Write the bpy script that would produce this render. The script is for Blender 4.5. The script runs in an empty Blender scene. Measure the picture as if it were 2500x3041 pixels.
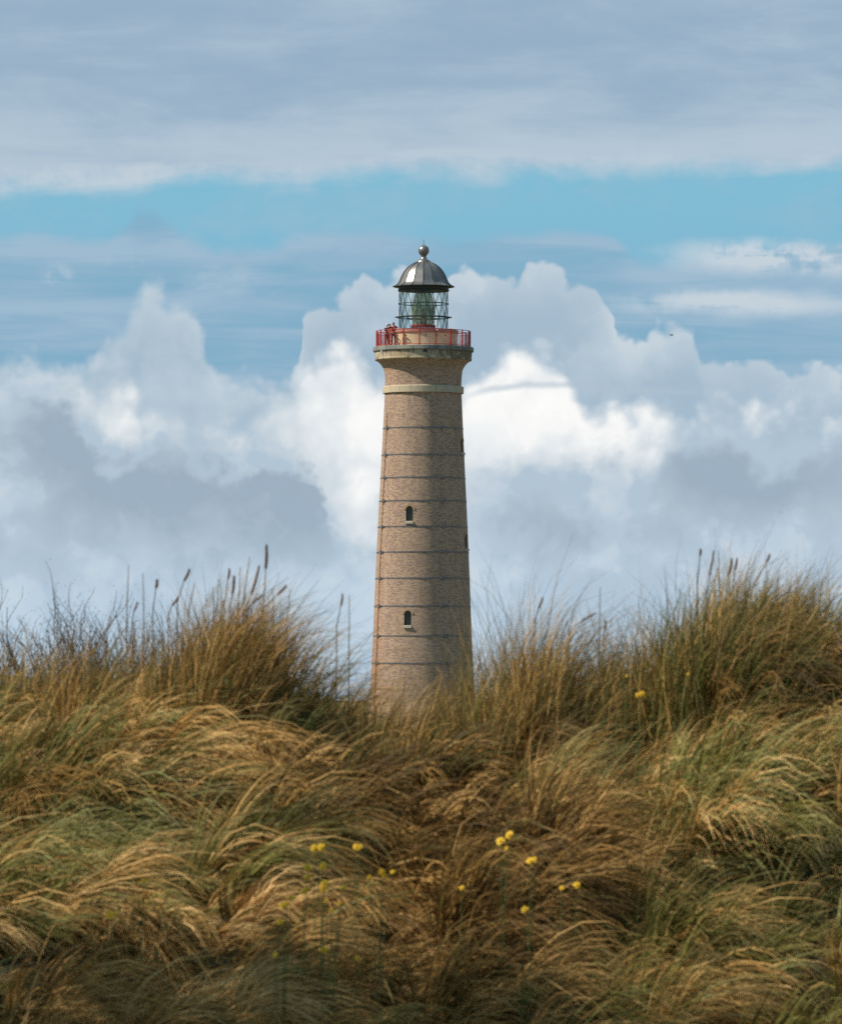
import bpy, bmesh, math, random
import numpy as np
from mathutils import Vector, Matrix, Euler

# ------------------------------------------------------------------ frame
EYE = 11.0                 # eye level above the foot of the lighthouse
F = 16785.0                # focal length in pixels of a 2500 px wide picture
HOR = 2066.0               # row of the horizon
DIST = 450.0               # distance to the lighthouse
PPM = F / DIST             # pixels per metre at the lighthouse
C = bpy.context.scene.collection
rnd = random.Random(7)

scene = bpy.context.scene
scene.render.engine = 'CYCLES'
cam_d = bpy.data.cameras.new('camera')
cam = bpy.data.objects.new('camera', cam_d); C.objects.link(cam)
scene.camera = cam
cam_d.sensor_fit = 'HORIZONTAL'; cam_d.sensor_width = 36.0
cam_d.lens = 36.0 * F / 2500.0
cam_d.clip_start = 0.5; cam_d.clip_end = 20000
PITCH = math.atan((HOR - 1520.5) / F)
cam.location = (0, 0, EYE)
cam.rotation_euler = (math.radians(90) + PITCH, 0, 0)
cam_d.dof.use_dof = True; cam_d.dof.focus_distance = DIST; cam_d.dof.aperture_fstop = 20.0

SUN_EL = math.radians(45); BETA = math.radians(10)
to_sun = Vector((-math.cos(BETA) * math.cos(SUN_EL), -math.sin(BETA) * math.cos(SUN_EL), math.sin(SUN_EL)))
sd = bpy.data.lights.new('sun', 'SUN'); sd.energy = 5.0; sd.angle = math.radians(0.5); sd.color = (1.0, .90, .74)
sun = bpy.data.objects.new('sun', sd); C.objects.link(sun)
sun.rotation_euler = to_sun.to_track_quat('Z', 'Y').to_euler(); sun.location = (-20, 0, 60)
scene.view_settings.view_transform = 'Standard'; scene.view_settings.look = 'None'
scene.view_settings.exposure = 0.0; scene.view_settings.gamma = 1.0
scene.cycles.max_bounces = 8; scene.cycles.transparent_max_bounces = 24
scene.cycles.caustics_reflective = False; scene.cycles.caustics_refractive = False
scene.cycles.use_denoising = False

def lin(r, g, b, a=1.0):
    f = lambda c: (c / 255 / 12.92) if c / 255 <= .04045 else ((c / 255 + .055) / 1.055) ** 2.4
    return (f(r), f(g), f(b), a)

# ------------------------------------------------------------------ node helpers
class G:
    """small expression builder on one node tree"""
    def __init__(s, nt): s.nt = nt
    def put(s, v, sock):
        if isinstance(v, bpy.types.NodeSocket): s.nt.links.new(v, sock)
        elif v is not None:
            try: sock.default_value = v
            except Exception: sock.default_value = (v, v, v)
    def m(s, op, a, b=None, c=None, clamp=False):
        n = s.nt.nodes.new('ShaderNodeMath'); n.operation = op; n.use_clamp = clamp
        s.put(a, n.inputs[0]); s.put(b, n.inputs[1]); s.put(c, n.inputs[2]); return n.outputs[0]
    def add(s, a, b): return s.m('ADD', a, b)
    def sub(s, a, b): return s.m('SUBTRACT', a, b)
    def mul(s, a, b): return s.m('MULTIPLY', a, b)
    def mad(s, a, b, c): return s.m('MULTIPLY_ADD', a, b, c)
    def vec(s, x, y, z=0.0):
        n = s.nt.nodes.new('ShaderNodeCombineXYZ'); s.put(x, n.inputs[0]); s.put(y, n.inputs[1]); s.put(z, n.inputs[2]); return n.outputs[0]
    def vm(s, op, a, b=None, c=None):
        n = s.nt.nodes.new('ShaderNodeVectorMath'); n.operation = op
        s.put(a, n.inputs[0]); s.put(b, n.inputs[1]); s.put(c, n.inputs[2]); return n.outputs['Value' if op in ('LENGTH', 'DOT_PRODUCT', 'DISTANCE') else 'Vector']
    def noise(s, v, scale, detail=4, rough=.5, dist=0.0, col=False):
        n = s.nt.nodes.new('ShaderNodeTexNoise'); s.put(v, n.inputs['Vector'])
        n.inputs['Scale'].default_value = scale; n.inputs['Detail'].default_value = detail
        n.inputs['Roughness'].default_value = rough; n.inputs['Distortion'].default_value = dist
        return n.outputs['Color' if col else 'Fac']
    def voro(s, v, scale, detail=2, rough=.5, smooth=.6):
        n = s.nt.nodes.new('ShaderNodeTexVoronoi'); n.feature = 'SMOOTH_F1'; s.put(v, n.inputs['Vector'])
        n.voronoi_dimensions = '2D'
        n.inputs['Scale'].default_value = scale; n.inputs['Detail'].default_value = detail
        n.inputs['Roughness'].default_value = rough; n.inputs['Smoothness'].default_value = smooth
        return n.outputs['Distance']
    def rng(s, v, a, b, c=0.0, d=1.0, smooth=True):
        n = s.nt.nodes.new('ShaderNodeMapRange'); n.interpolation_type = 'SMOOTHSTEP' if smooth else 'LINEAR'
        n.clamp = True
        s.put(v, n.inputs[0]); s.put(a, n.inputs[1]); s.put(b, n.inputs[2]); s.put(c, n.inputs[3]); s.put(d, n.inputs[4]); return n.outputs[0]
    def mix(s, f, a, b, mode='MIX'):
        n = s.nt.nodes.new('ShaderNodeMix'); n.data_type = 'RGBA'; n.blend_type = mode; n.clamp_factor = True
        s.put(f, n.inputs[0]); s.put(a, n.inputs[6]); s.put(b, n.inputs[7]); return n.outputs[2]
    def curve(s, v, pts):
        """piecewise curve over 0..1; values are scaled to 0..1 inside"""
        ys = [p[1] for p in pts]; lo, hi = min(ys) - .05, max(ys) + .05
        n = s.nt.nodes.new('ShaderNodeFloatCurve'); cm = n.mapping; c = cm.curves[0]
        pts = sorted(pts)
        c.points[0].location = (pts[0][0], (pts[0][1] - lo) / (hi - lo))
        c.points[1].location = (pts[-1][0], (pts[-1][1] - lo) / (hi - lo))
        for x, y in pts[1:-1]: c.points.new(x, (y - lo) / (hi - lo))
        cm.extend = 'HORIZONTAL'; cm.update()
        s.put(v, n.inputs['Value'])
        return s.mad(n.outputs[0], hi - lo, lo)
    def ramp(s, v, stops):
        n = s.nt.nodes.new('ShaderNodeValToRGB'); cr = n.color_ramp
        cr.elements[0].position, cr.elements[0].color = stops[0][0], stops[0][1]
        cr.elements[1].position, cr.elements[1].color = stops[-1][0], stops[-1][1]
        for p, c in stops[1:-1]: e = cr.elements.new(p); e.color = c
        s.put(v, n.inputs[0]); return n.outputs[0]

# ------------------------------------------------------------------ the sky
def build_sky():
    w = bpy.data.worlds.new('World'); scene.world = w; w.use_nodes = True
    nt = w.node_tree; nt.nodes.clear(); g = G(nt)
    out = nt.nodes.new('ShaderNodeOutputWorld'); bg = nt.nodes.new('ShaderNodeBackground')
    nt.links.new(bg.outputs[0], out.inputs[0]); bg.inputs[1].default_value = 0.1
    sky = nt.nodes.new('ShaderNodeTexSky'); sky.sky_type = 'NISHITA'; sky.sun_disc = False
    sky.sun_elevation = SUN_EL; sky.sun_rotation = math.atan2(to_sun.x, to_sun.y)
    sky.air_density = 1.0; sky.dust_density = .4; sky.ozone_density = 2.0
    tc = nt.nodes.new('ShaderNodeTexCoord'); sp = nt.nodes.new('ShaderNodeSeparateXYZ')
    nt.links.new(tc.outputs['Generated'], sp.inputs[0])
    az = g.m('ARCTAN2', sp.outputs[0], sp.outputs[1]); el = g.m('ARCSINE', sp.outputs[2])
    U = g.mad(az, F / 1000, 1.25); V = g.mad(el, -F / 1000, HOR / 1000)      # azimuth / elevation on the scale of the telephoto view
    P = g.vec(U, V, 0)
    flat = g.vec(U, g.mul(V, 3.4), 0)                                        # stretched sideways for stratus
    wn = g.vm('SUBTRACT', g.noise(P, 3.0, 6, .58, 0, True), (.5, .5, .5))
    W = g.vm('MULTIPLY_ADD', wn, (.11, .11, 0), P)
    Wbig = g.vm('MULTIPLY_ADD', wn, (.17, .15, 0), P)
    fine = g.sub(g.noise(P, 8.0, 7, .62), .5)
    finew = g.sub(g.noise(Wbig, 2.6, 5, .50), .5)                            # broad soft modelling
    tex = g.sub(g.noise(Wbig, 8.0, 7, .62), .5)
    strat = g.sub(g.noise(flat, 1.5, 6, .6, .4), .5)
    strat2 = g.sub(g.noise(g.vec(U, g.mul(V, 9.0), 3.3), 1.3, 6, .55, .5), .5)
    cau = g.voro(W, 7.0, 2.0, .55, .4)                                      # cauliflower heads
    edge = g.rng(g.add(finew, g.mul(tex, .45)), -.03, .05, -.5, .5)                # soft inner outlines
    relief = g.sub(.36, cau)                                                 # puffs stand out a little brighter
    sepw = nt.nodes.new('ShaderNodeSeparateXYZ'); nt.links.new(W, sepw.inputs[0])
    sepb = nt.nodes.new('ShaderNodeSeparateXYZ'); nt.links.new(Wbig, sepb.inputs[0])
    un = g.mul(U, .4); unw = g.mul(sepw.outputs[0], .4); unb = g.mul(sepb.outputs[0], .4)
    Vw = sepw.outputs[1]; Vb = sepb.outputs[1]
    K = lambda pts: [(x / 2500, y) for x, y in pts]
    def X10(c): return tuple(v * 10 for v in c[:3]) + (1,)
    def SX(r, g_, b): return X10(lin(r, g_, b))
    def blob(cx, cy, rx, ry, v=W):
        d = g.vm('LENGTH', g.vm('MULTIPLY_ADD', v, (1000 / rx, 1000 / ry, 0), (-cx / rx, -cy / ry, 0)))
        return g.rng(d, 1.0, 0.0)
    def maxi(*a):
        r = a[0]
        for b in a[1:]: r = g.m('MAXIMUM', r, b)
        return r
    # clear sky
    tint = g.mix(g.rng(V, .40, 1.1), SX(122, 188, 214), SX(126, 178, 208))
    tint = g.mix(g.rng(g.add(strat, g.mul(tex, .5)), -.12, .26, 0, .8), tint, SX(142, 188, 211))
    clear = g.mix(.9, sky.outputs[0], tint)
    # high band of stratus
    c1 = g.curve(un, K([(0, .55), (170, .545), (350, .545), (550, .53), (700, .525), (900, .52), (1100, .50), (1400, .505), (1650, .515), (1800, .49), (2000, .485), (2330, .495), (2500, .49)]))
    e1 = g.add(g.sub(c1, V), g.add(g.mul(strat, .16), g.mul(fine, .06)))
    m1 = g.m('POWER', g.rng(e1, -.045, .040), .8)
    colA = g.mix(g.rng(g.add(g.add(g.mul(strat, .9), g.add(g.mul(strat2, .35), g.mul(tex, .12))), g.rng(V, .22, .46, -.12, .16)), -.28, .28), SX(150, 175, 198), SX(181, 199, 214))
    rim = g.mul(g.rng(e1, .10, .01), g.rng(g.add(strat2, g.mul(fine, .8)), -.10, .20))
    colA = g.mix(g.mul(rim, g.rng(U, .9, .35, .45, .9)), colA, SX(200, 210, 219))
    shad = g.mul(blob(330, 455, 230, 40), g.rng(g.add(strat2, fine), -.15, .15))
    colA = g.mix(g.mul(shad, .5), colA, SX(150, 172, 194))
    # overhead, outside the picture, the deck is darker and breaks up
    hi = g.rng(el, .16, .5)
    brk = g.rng(g.noise(tc.outputs['Generated'], 2.2, 6, .6, .3), .42, .60)
    m1 = g.mul(m1, g.sub(1.0, g.mul(hi, g.mul(brk, .9))))
    colA = g.mix(g.mul(g.rng(el, .135, .30), .85), colA, SX(84, 96, 110))
    col = g.mix(g.mul(m1, .97), clear, colA)
    # grey-blue veil under the clear strip
    c2 = g.curve(un, K([(0, .70), (170, .70), (280, .71), (340, .69), (390, .645), (430, .615), (480, .645), (530, .69), (600, .72), (700, .735), (790, .735), (870, .70), (1000, .685), (1300, .70), (1500, .68), (1700, .675), (1820, .70), (1900, .765), (2000, .78), (2150, .755), (2330, .735), (2500, .73)]))
    e2 = g.add(g.sub(V, c2), g.add(g.mul(strat, .07), g.mul(fine, .06)))
    m2 = g.rng(e2, -.02, .035)
    t2 = g.add(g.add(g.mul(strat2, 1.1), g.mul(strat, .5)), g.rng(e2, .0, .16, .10, -.02))
    colB = g.mix(g.rng(t2, -.22, .24), SX(128, 171, 198), SX(160, 187, 208))
    m2 = g.mul(m2, g.rng(g.add(strat2, g.mul(strat, .5)), -.3, .1, .70, 1.0))
    col = g.mix(g.mul(m2, .93), col, colB)
    # white streaks at the right edge
    st = g.mul(maxi(blob(2330, 770, 480, 75), g.mul(blob(2200, 905, 560, 60), .75), g.mul(blob(165, 825, 60, 40), .6)), g.rng(g.add(strat2, g.mul(fine, 1.1)), -.24, .10))
    col = g.mix(g.m('MINIMUM', g.mul(st, 1.5), .9), col, SX(200, 212, 221))
    wis = g.mul(blob(520, 800, 330, 120), g.rng(g.add(strat, g.mul(tex, .9)), -.05, .22))
    col = g.mix(g.mul(wis, .75), col, SX(184, 203, 217))
    # back cumulus
    c3 = g.curve(unw, K([(0, 1.0), (120, 1.01), (200, 1.03), (300, .95), (370, .90), (420, .84), (455, .80), (500, .835), (560, .85), (600, .92), (630, 1.02), (690, 1.075), (800, 1.09), (880, 1.03), (895, .93), (930, .875), (1000, .83), (1060, .80), (1110, .757), (1170, .765), (1250, .79), (1310, .775), (1370, .765), (1430, .805), (1475, .785), (1550, .765), (1640, .76), (1700, .80), (1765, .815), (1800, .87), (1835, .94), (1880, .965), (1950, .94), (2010, .945), (2070, .99), (2110, 1.05), (2170, 1.03), (2230, 1.005), (2290, 1.02), (2400, 1.06), (2500, 1.05)]))
    d3 = g.add(g.sub(Vw, c3), g.add(g.mul(g.sub(.36, cau), .10), g.mul(fine, g.rng(U, .7, .95, .12, .03))))
    m3 = g.rng(d3, -.010, g.rng(U, .55, 1.0, .10, .028))
    t3 = g.add(g.add(g.mul(relief, .22), g.mul(finew, .9)), g.add(g.rng(d3, .0, .16, .26, -.04), g.mul(tex, .07)))
    t3 = g.add(t3, g.mul(edge, .08))
    colC = g.mix(g.rng(t3, -.32, .50), SX(164, 187, 205), SX(203, 215, 223))
    col = g.mix(m3, col, colC)
    # second rank, sunlit
    c3b = g.curve(unw, K([(0, 1.06), (100, 1.05), (170, 1.06), (250, 1.02), (320, 1.01), (420, 1.14), (520, 1.2), (700, 1.2), (760, 1.14), (860, 1.07), (930, 1.02), (1010, 1.0), (1100, 1.04), (1200, 1.06), (1330, 1.10), (1430, 1.06), (1490, 1.0), (1570, .98), (1640, 1.01), (1700, 1.08), (1760, 1.15), (1900, 1.17), (2050, 1.17), (2120, 1.15), (2300, 1.19), (2500, 1.2)]))
    d4 = g.add(g.sub(Vw, c3b), g.add(g.mul(g.sub(.36, cau), .075), g.mul(fine, .10)))
    m4 = g.rng(d4, -.014, g.rng(U, .75, 1.0, .18, .09))
    white = maxi(blob(1080, 1240, 470, 430), g.mul(blob(1080, 1440, 170, 270), .95), g.mul(blob(1000, 1090, 260, 160), .8), blob(1540, 1080, 260, 160), g.mul(blob(1620, 1220, 840, 290), 1.0),
                 g.mul(blob(290, 1035, 210, 90), .85), g.mul(blob(400, 1210, 470, 150), .55), g.mul(blob(2280, 1180, 360, 100), .66))
    t4 = g.add(g.add(g.mul(white, 1.15), g.mul(finew, 1.0)), g.add(g.add(g.mul(relief, .40), g.mul(tex, .38)), g.rng(d4, 0, .12, .12, 0)))
    t4 = g.add(t4, g.mul(edge, .13))
    colD = g.ramp(g.rng(t4, -.15, 1.25, 0, 1, False), [(0, lin(178, 197, 212)), (.24, lin(208, 218, 225)), (.45, lin(226, 232, 236)), (.68, lin(246, 247, 246)), (1, (1.0, .995, .97, 1))])
    colD = g.mix(1.0, colD, (10, 10, 10, 1), 'MULTIPLY')
    col = g.mix(m4, col, colD)
    # thin dark lens cloud in front of the white head
    arc = g.curve(un, K([(1350, 1.190), (1400, 1.170), (1500, 1.150), (1600, 1.142), (1720, 1.144), (1850, 1.157), (2000, 1.165), (2500, 1.17)]))
    ma = g.mul(g.rng(g.m('ABSOLUTE', g.sub(V, g.add(arc, g.mul(fine, .025)))), .017, .0), g.mul(g.rng(U, 1.34, 1.46), g.rng(g.add(U, g.mul(tex, .5)), 2.25, 1.85)))
    col = g.mix(g.mul(ma, .6), col, SX(176, 193, 208))
    # grey shaded masses in front
    c5 = g.curve(unb, K([(0, 1.06), (120, 1.08), (200, 1.14), (270, 1.22), (330, 1.30), (400, 1.31), (470, 1.28), (520, 1.255), (580, 1.27), (640, 1.30), (720, 1.35), (800, 1.32), (870, 1.33), (930, 1.35), (960, 1.40), (985, 1.47), (1020, 1.55), (1070, 1.60), (1120, 1.60), (1160, 1.52), (1250, 1.45), (1380, 1.38), (1430, 1.34), (1490, 1.33), (1540, 1.37), (1610, 1.34), (1680, 1.38), (1740, 1.30), (1790, 1.27), (1850, 1.30), (1900, 1.42), (1945, 1.37), (2000, 1.25), (2100, 1.20), (2200, 1.24), (2330, 1.30), (2500, 1.27)]))
    d5 = g.add(g.sub(Vb, c5), g.add(g.mul(g.sub(.36, cau), .13), g.mul(fine, .13)))
    m5 = g.rng(d5, -.02, g.rng(g.add(U, g.mul(finew, 1.4)), .8, 1.5, .050, .11))
    dark = maxi(blob(640, 1480, 720, 340), g.mul(blob(200, 1290, 260, 260), .95), g.mul(blob(1830, 1310, 210, 120), 1.0), g.mul(blob(2250, 1380, 420, 260), .85), g.mul(blob(1620, 1580, 560, 110), .55))
    t5 = g.add(g.sub(g.add(g.mul(finew, 1.45), g.mul(tex, .30)), g.mul(dark, .80)), g.add(g.mul(relief, .20), g.add(g.rng(d5, .0, .07, .12, 0), g.rng(V, 1.35, 1.8, .22, .40))))
    t5 = g.add(t5, g.mul(edge, .15))
    colE = g.ramp(g.rng(t5, -.5, .60, 0, 1, False), [(0, lin(156, 175, 192)), (.35, lin(171, 188, 202)), (.65, lin(184, 201, 216)), (1, lin(212, 221, 228))])
    colE = g.mix(1.0, colE, (10, 10, 10, 1), 'MULTIPLY')
    col = g.mix(g.mul(m5, .96), col, colE)
    # bright ragged pieces at the edge of the grey masses
    rag = g.mul(maxi(blob(1070, 1450, 140, 230), g.mul(blob(1900, 1290, 170, 110), .7), g.mul(blob(1440, 1290, 190, 90), .7)), g.rng(g.add(tex, g.mul(finew, .5)), -.02, .11))
    col = g.mix(g.mul(rag, .85), col, SX(236, 240, 242))
    # pale blue towards the horizon
    hz = g.mul(g.rng(V, 1.45, 1.95), g.rng(g.add(strat, g.mul(finew, .7)), -.35, .25, .55, 1.0))
    col = g.mix(g.mul(hz, .66), col, g.mix(g.rng(V, 1.6, 1.9), SX(170, 198, 219), SX(180, 208, 229)))
    nt.links.new(col, bg.inputs[0])
build_sky()
# === SKY END

# ------------------------------------------------------------------ mesh helpers
def mesh_obj(name, verts, faces, mat=None, parent=None, smooth=False, mats=None, fmat=None):
    me = bpy.data.meshes.new(name); me.from_pydata([tuple(v) for v in verts], [], faces); me.update()
    for m_ in (mats or ([mat] if mat else [])): me.materials.append(m_)
    if fmat: me.polygons.foreach_set('material_index', fmat)
    if smooth: me.polygons.foreach_set('use_smooth', [True] * len(me.polygons))
    o = bpy.data.objects.new(name, me); C.objects.link(o)
    if parent: o.parent = parent
    return o
class MB:
    """collects shapes and links them as ONE mesh object"""
    def __init__(s): s.v = []; s.f = []
    def add(s, verts, faces):
        b = len(s.v); s.v += [Vector(v) for v in verts]; s.f += [tuple(b + i for i in f) for f in faces]
    def box(s, c, size, rot=None):
        hx, hy, hz = size[0] / 2, size[1] / 2, size[2] / 2
        vs = [Vector((x, y, z)) for x in (-hx, hx) for y in (-hy, hy) for z in (-hz, hz)]
        if rot is not None: vs = [rot @ v for v in vs]
        c = Vector(c)
        s.add([v + c for v in vs], [(0, 1, 3, 2), (4, 6, 7, 5), (0, 4, 5, 1), (2, 3, 7, 6), (0, 2, 6, 4), (1, 5, 7, 3)])
    def tube(s, pts, r, n=8, caps=True):
        pts = [Vector(p) for p in pts]; rs = r if isinstance(r, (list, tuple)) else [r] * len(pts)
        ring = []
        d0 = (pts[1] - pts[0]).normalized(); ref = Vector((0, 0, 1)) if abs(d0.z) < .9 else Vector((1, 0, 0))
        u = d0.cross(ref).normalized()
        vs = []
        for i, p in enumerate(pts):
            d = (pts[min(i + 1, len(pts) - 1)] - pts[max(i - 1, 0)]).normalized()
            u = (u - d * u.dot(d)).normalized(); w = d.cross(u)
            for k in range(n):
                a = 2 * math.pi * k / n; vs.append(p + (u * math.cos(a) + w * math.sin(a)) * rs[i])
        fs = [(i * n + k, i * n + (k + 1) % n, (i + 1) * n + (k + 1) % n, (i + 1) * n + k) for i in range(len(pts) - 1) for k in range(n)]
        if caps: fs += [tuple(range(n))[::-1], tuple((len(pts) - 1) * n + k for k in range(n))]
        s.add(vs, fs)
    def lathe(s, prof, n=96, hard=True, closed=False, a0=0.0):
        """prof: list of (radius, z) from bottom to top; hard: separate rings for each band"""
        segs = [(prof[i], prof[i + 1]) for i in range(len(prof) - 1)] + ([(prof[-1], prof[0])] if closed else [])
        if not hard:
            vs = [(r * math.sin(a0 + 2 * math.pi * k / n), -r * math.cos(a0 + 2 * math.pi * k / n), z) for r, z in prof for k in range(n)]
            fs = [(i * n + k, i * n + (k + 1) % n, (i + 1) * n + (k + 1) % n, (i + 1) * n + k) for i in range(len(prof) - 1) for k in range(n)]
            s.add(vs, fs); return
        for a, b in segs:
            vs = [(r * math.sin(a0 + 2 * math.pi * k / n), -r * math.cos(a0 + 2 * math.pi * k / n), z) for r, z in (a, b) for k in range(n)]
            s.add(vs, [(k, (k + 1) % n, n + (k + 1) % n, n + k) for k in range(n)])
    def build(s, name, mat, parent=None, smooth=False):
        return mesh_obj(name, s.v, s.f, mat, parent, smooth)
def thing(name, label, cat, loc=(0, 0, 0), group=None):
    o = bpy.data.objects.new(name, None); C.objects.link(o); o.location = loc; o.empty_display_size = .3
    o['label'] = label; o['category'] = cat
    if group: o['group'] = group
    return o
def polar(th, r, z=0.0):        # th in degrees, 0 faces the camera, positive to the right
    a = math.radians(th); return Vector((r * math.sin(a), -r * math.cos(a), z))

def mat(name, base=(.5, .5, .5), rough=.6, metal=0.0, spec=.5):
    m = bpy.data.materials.new(name); m.use_nodes = True; b = m.node_tree.nodes['Principled BSDF']
    b.inputs['Base Color'].default_value = tuple(base[:3]) + (1,); b.inputs['Roughness'].default_value = rough
    b.inputs['Metallic'].default_value = metal; b.inputs['Specular IOR Level'].default_value = spec
    return m
def nodes_of(m): return G(m.node_tree), m.node_tree.nodes['Principled BSDF'], m.node_tree
def obj_co(nt):
    tc = nt.nodes.new('ShaderNodeTexCoord'); return tc.outputs['Object']
def bump(g, nt, b, h, strength=.3, dist=.02):
    n = nt.nodes.new('ShaderNodeBump'); n.inputs['Strength'].default_value = strength; n.inputs['Distance'].default_value = dist
    nt.links.new(h, n.inputs['Height']); nt.links.new(n.outputs[0], b.inputs['Normal'])
def rgb(*c): return tuple(c) + (1,)

# mottled paint / metal: base colour broken by noise
def mottled(name, a, b_, scale=3.0, rough=.6, metal=0.0, detail=5, bs=.2, bd=.01, stretch=(1, 1, 1)):
    m = mat(name, a, rough, metal); g, b, nt = nodes_of(m); co = g.vm('MULTIPLY', obj_co(nt), stretch)
    n = g.noise(co, scale, detail, .6)
    nt.links.new(g.mix(g.rng(n, .35, .65), rgb(*a), rgb(*b_)), b.inputs['Base Color'])
    nt.links.new(g.rng(n, .3, .7, rough - .08, rough + .1), b.inputs['Roughness'])
    if bs: bump(g, nt, b, n, bs, bd)
    return m

# ---- brickwork of the shaft, laid in rings round the tower
def brick_material():
    m = mat('brickwork', rough=.88, spec=.25); g, b, nt = nodes_of(m); co = obj_co(nt)
    sp = nt.nodes.new('ShaderNodeSeparateXYZ'); nt.links.new(co, sp.inputs[0])
    ang = g.m('ARCTAN2', sp.outputs[0], g.mul(sp.outputs[1], -1))
    arc = g.mul(ang, 3.6); z = sp.outputs[2]
    uv = g.vec(arc, z, 0)
    bt = nt.nodes.new('ShaderNodeTexBrick'); nt.links.new(uv, bt.inputs['Vector'])
    bt.inputs['Scale'].default_value = 1.0; bt.inputs['Brick Width'].default_value = .24; bt.inputs['Row Height'].default_value = .078
    bt.inputs['Mortar Size'].default_value = .007; bt.inputs['Mortar Smooth'].default_value = .3; bt.inputs['Bias'].default_value = 0
    bt.inputs['Color1'].default_value = rgb(0, 0, 0); bt.inputs['Color2'].default_value = rgb(1, 1, 1); bt.inputs['Mortar'].default_value = rgb(.5, .5, .5)
    # each brick its own kiln colour
    tone = g.ramp(bt.outputs['Color'], [(0, rgb(.22, .14, .12)), (.22, rgb(.30, .21, .19)), (.42, rgb(.45, .29, .21)), (.62, rgb(.53, .375, .265)), (.8, rgb(.45, .27, .20)), (1, rgb(.28, .23, .235))])
    lay = g.noise(g.vec(arc, g.mul(z, 6.0), 0), 1.9, 6, .66)                  # streaks along the courses
    pat = g.noise(uv, .42, 6, .65)                                            # big patches
    blot = g.noise(g.vec(arc, z, 7.0), 1.7, 5, .6)
    c = g.mix(g.mul(g.rng(lay, .48, .68), .38), tone, rgb(.21, .145, .135))
    c = g.mix(g.mul(g.rng(lay, .54, .34), .5), c, rgb(.56, .38, .21))
    c = g.mix(g.mul(g.rng(pat, .50, .70), .45), c, rgb(.36, .24, .155))
    # redder repaired bricks beside the lightning conductor
    red = g.mul(g.rng(ang, math.radians(-50), math.radians(-62)), g.mul(g.rng(z, 26, 12), g.rng(blot, .44, .54)))
    c = g.mix(g.mul(red, .75), c, rgb(.42, .19, .11))
    c = g.mix(g.mul(g.rng(blot, .60, .76), .4), c, rgb(.16, .12, .10))
    # lime bloom, growing towards the foot
    c = g.mix(g.mul(g.rng(g.noise(uv, 3.1, 7, .7), .52, .70), g.rng(z, 34, 10, .12, .42)), c, rgb(.56, .47, .38))
    run = g.noise(g.vec(g.mul(arc, 2.2), g.mul(z, .22), 3), 1.1, 6, .62)
    c = g.mix(g.mul(g.rng(run, .52, .68), .38), c, rgb(.20, .155, .13)); c = g.mix(g.mul(g.rng(run, .46, .32), .30), c, rgb(.55, .45, .35))
    mort = g.m('MULTIPLY', bt.outputs['Fac'], .8)
    c = g.mix(mort, c, rgb(.40, .34, .27))
    nt.links.new(c, b.inputs['Base Color'])
    bump(g, nt, b, g.add(g.mul(bt.outputs['Fac'], -1.0), g.mul(g.noise(uv, 5, 4, .6), 1.2)), .55, .02)
    return m
def stone_material(name, a, b_, stain, amount, seed=0.0, jointed=True, blocks=26, lichen=None):
    m = mat(name, rough=.85, spec=.3); g, b, nt = nodes_of(m); co = obj_co(nt)
    sp = nt.nodes.new('ShaderNodeSeparateXYZ'); nt.links.new(co, sp.inputs[0])
    ang = g.m('ARCTAN2', sp.outputs[0], g.mul(sp.outputs[1], -1)); arc = g.mul(ang, 3.6); z = sp.outputs[2]
    uv = g.vec(arc, z, seed)
    k = g.mul(g.add(ang, .13 + seed), blocks / (2 * math.pi))
    wn = nt.nodes.new('ShaderNodeTexWhiteNoise'); wn.noise_dimensions = '1D'; nt.links.new(g.m('FLOOR', k), wn.inputs['W'])
    n1 = g.noise(uv, 2.4, 7, .65)
    c = g.mix(g.rng(g.add(g.mul(wn.outputs['Value'], .7), g.mul(n1, .6)), .25, 1.0), rgb(*a), rgb(*b_))
    drip = g.noise(g.vec(arc, g.mul(z, .35), seed + 4), 2.2, 7, .7)
    side = g.rng(ang, math.radians(-25), math.radians(55), 0, .10)            # weather side is dirtier
    s_ = g.rng(g.add(g.add(g.mul(drip, .6), g.mul(n1, .4)), side), .49, .62)
    c = g.mix(g.mul(s_, amount), c, rgb(*stain))
    if lichen: c = g.mix(g.mul(g.rng(g.noise(uv, 6.0, 5, .6), .54, .66), .6), c, rgb(*lichen))
    if jointed:
        fr = g.m('FRACT', k); jt = g.rng(g.m('ABSOLUTE', g.sub(fr, .5)), .47, .495)
        c = g.mix(g.mul(jt, .6), c, rgb(.10, .085, .07))
    nt.links.new(c, b.inputs['Base Color']); bump(g, nt, b, n1, .5, .03)
    return m

M = {}
M['brick'] = brick_material()
M['coping'] = stone_material('coping_stone', (.19, .21, .22), (.29, .29, .26), (.10, .105, .11), .65, 1.0, blocks=22, lichen=(.36, .27, .12))
M['cornice'] = stone_material('cornice_stone', (.44, .35, .23), (.52, .44, .33), (.10, .085, .065), .80, 2.0, blocks=18)
M['ledge'] = stone_material('ledge_stone', (.50, .45, .36), (.56, .46, .32), (.32, .29, .24), .4, 3.0, blocks=20)
M['sill'] = mottled('sill_stone', (.40, .37, .31), (.48, .45, .38), 6, .8)
M['iron'] = mottled('iron_band', (.15, .155, .17), (.24, .24, .26), 5, .5, .3)
M['red'] = mottled('red_paint', (.42, .03, .025), (.50, .05, .035), 5, .42, 0, bs=.1)
M['drum'] = mottled('drum_paint', (.88, .74, .50), (.80, .62, .40), 1.6, .6, 0, stretch=(1, 1, .3))
M['rim'] = mottled('rim_paint', (.52, .30, .24), (.44, .24, .19), 3, .5)
M['lead'] = mottled('dome_metal', (.31, .29, .275), (.22, .21, .21), 1.6, .40, .7, bs=.12, stretch=(1, 1, 2.5))
M['lead2'] = mottled('seam_metal', (.05, .05, .052), (.08, .08, .082), 3, .5, .4)
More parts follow.
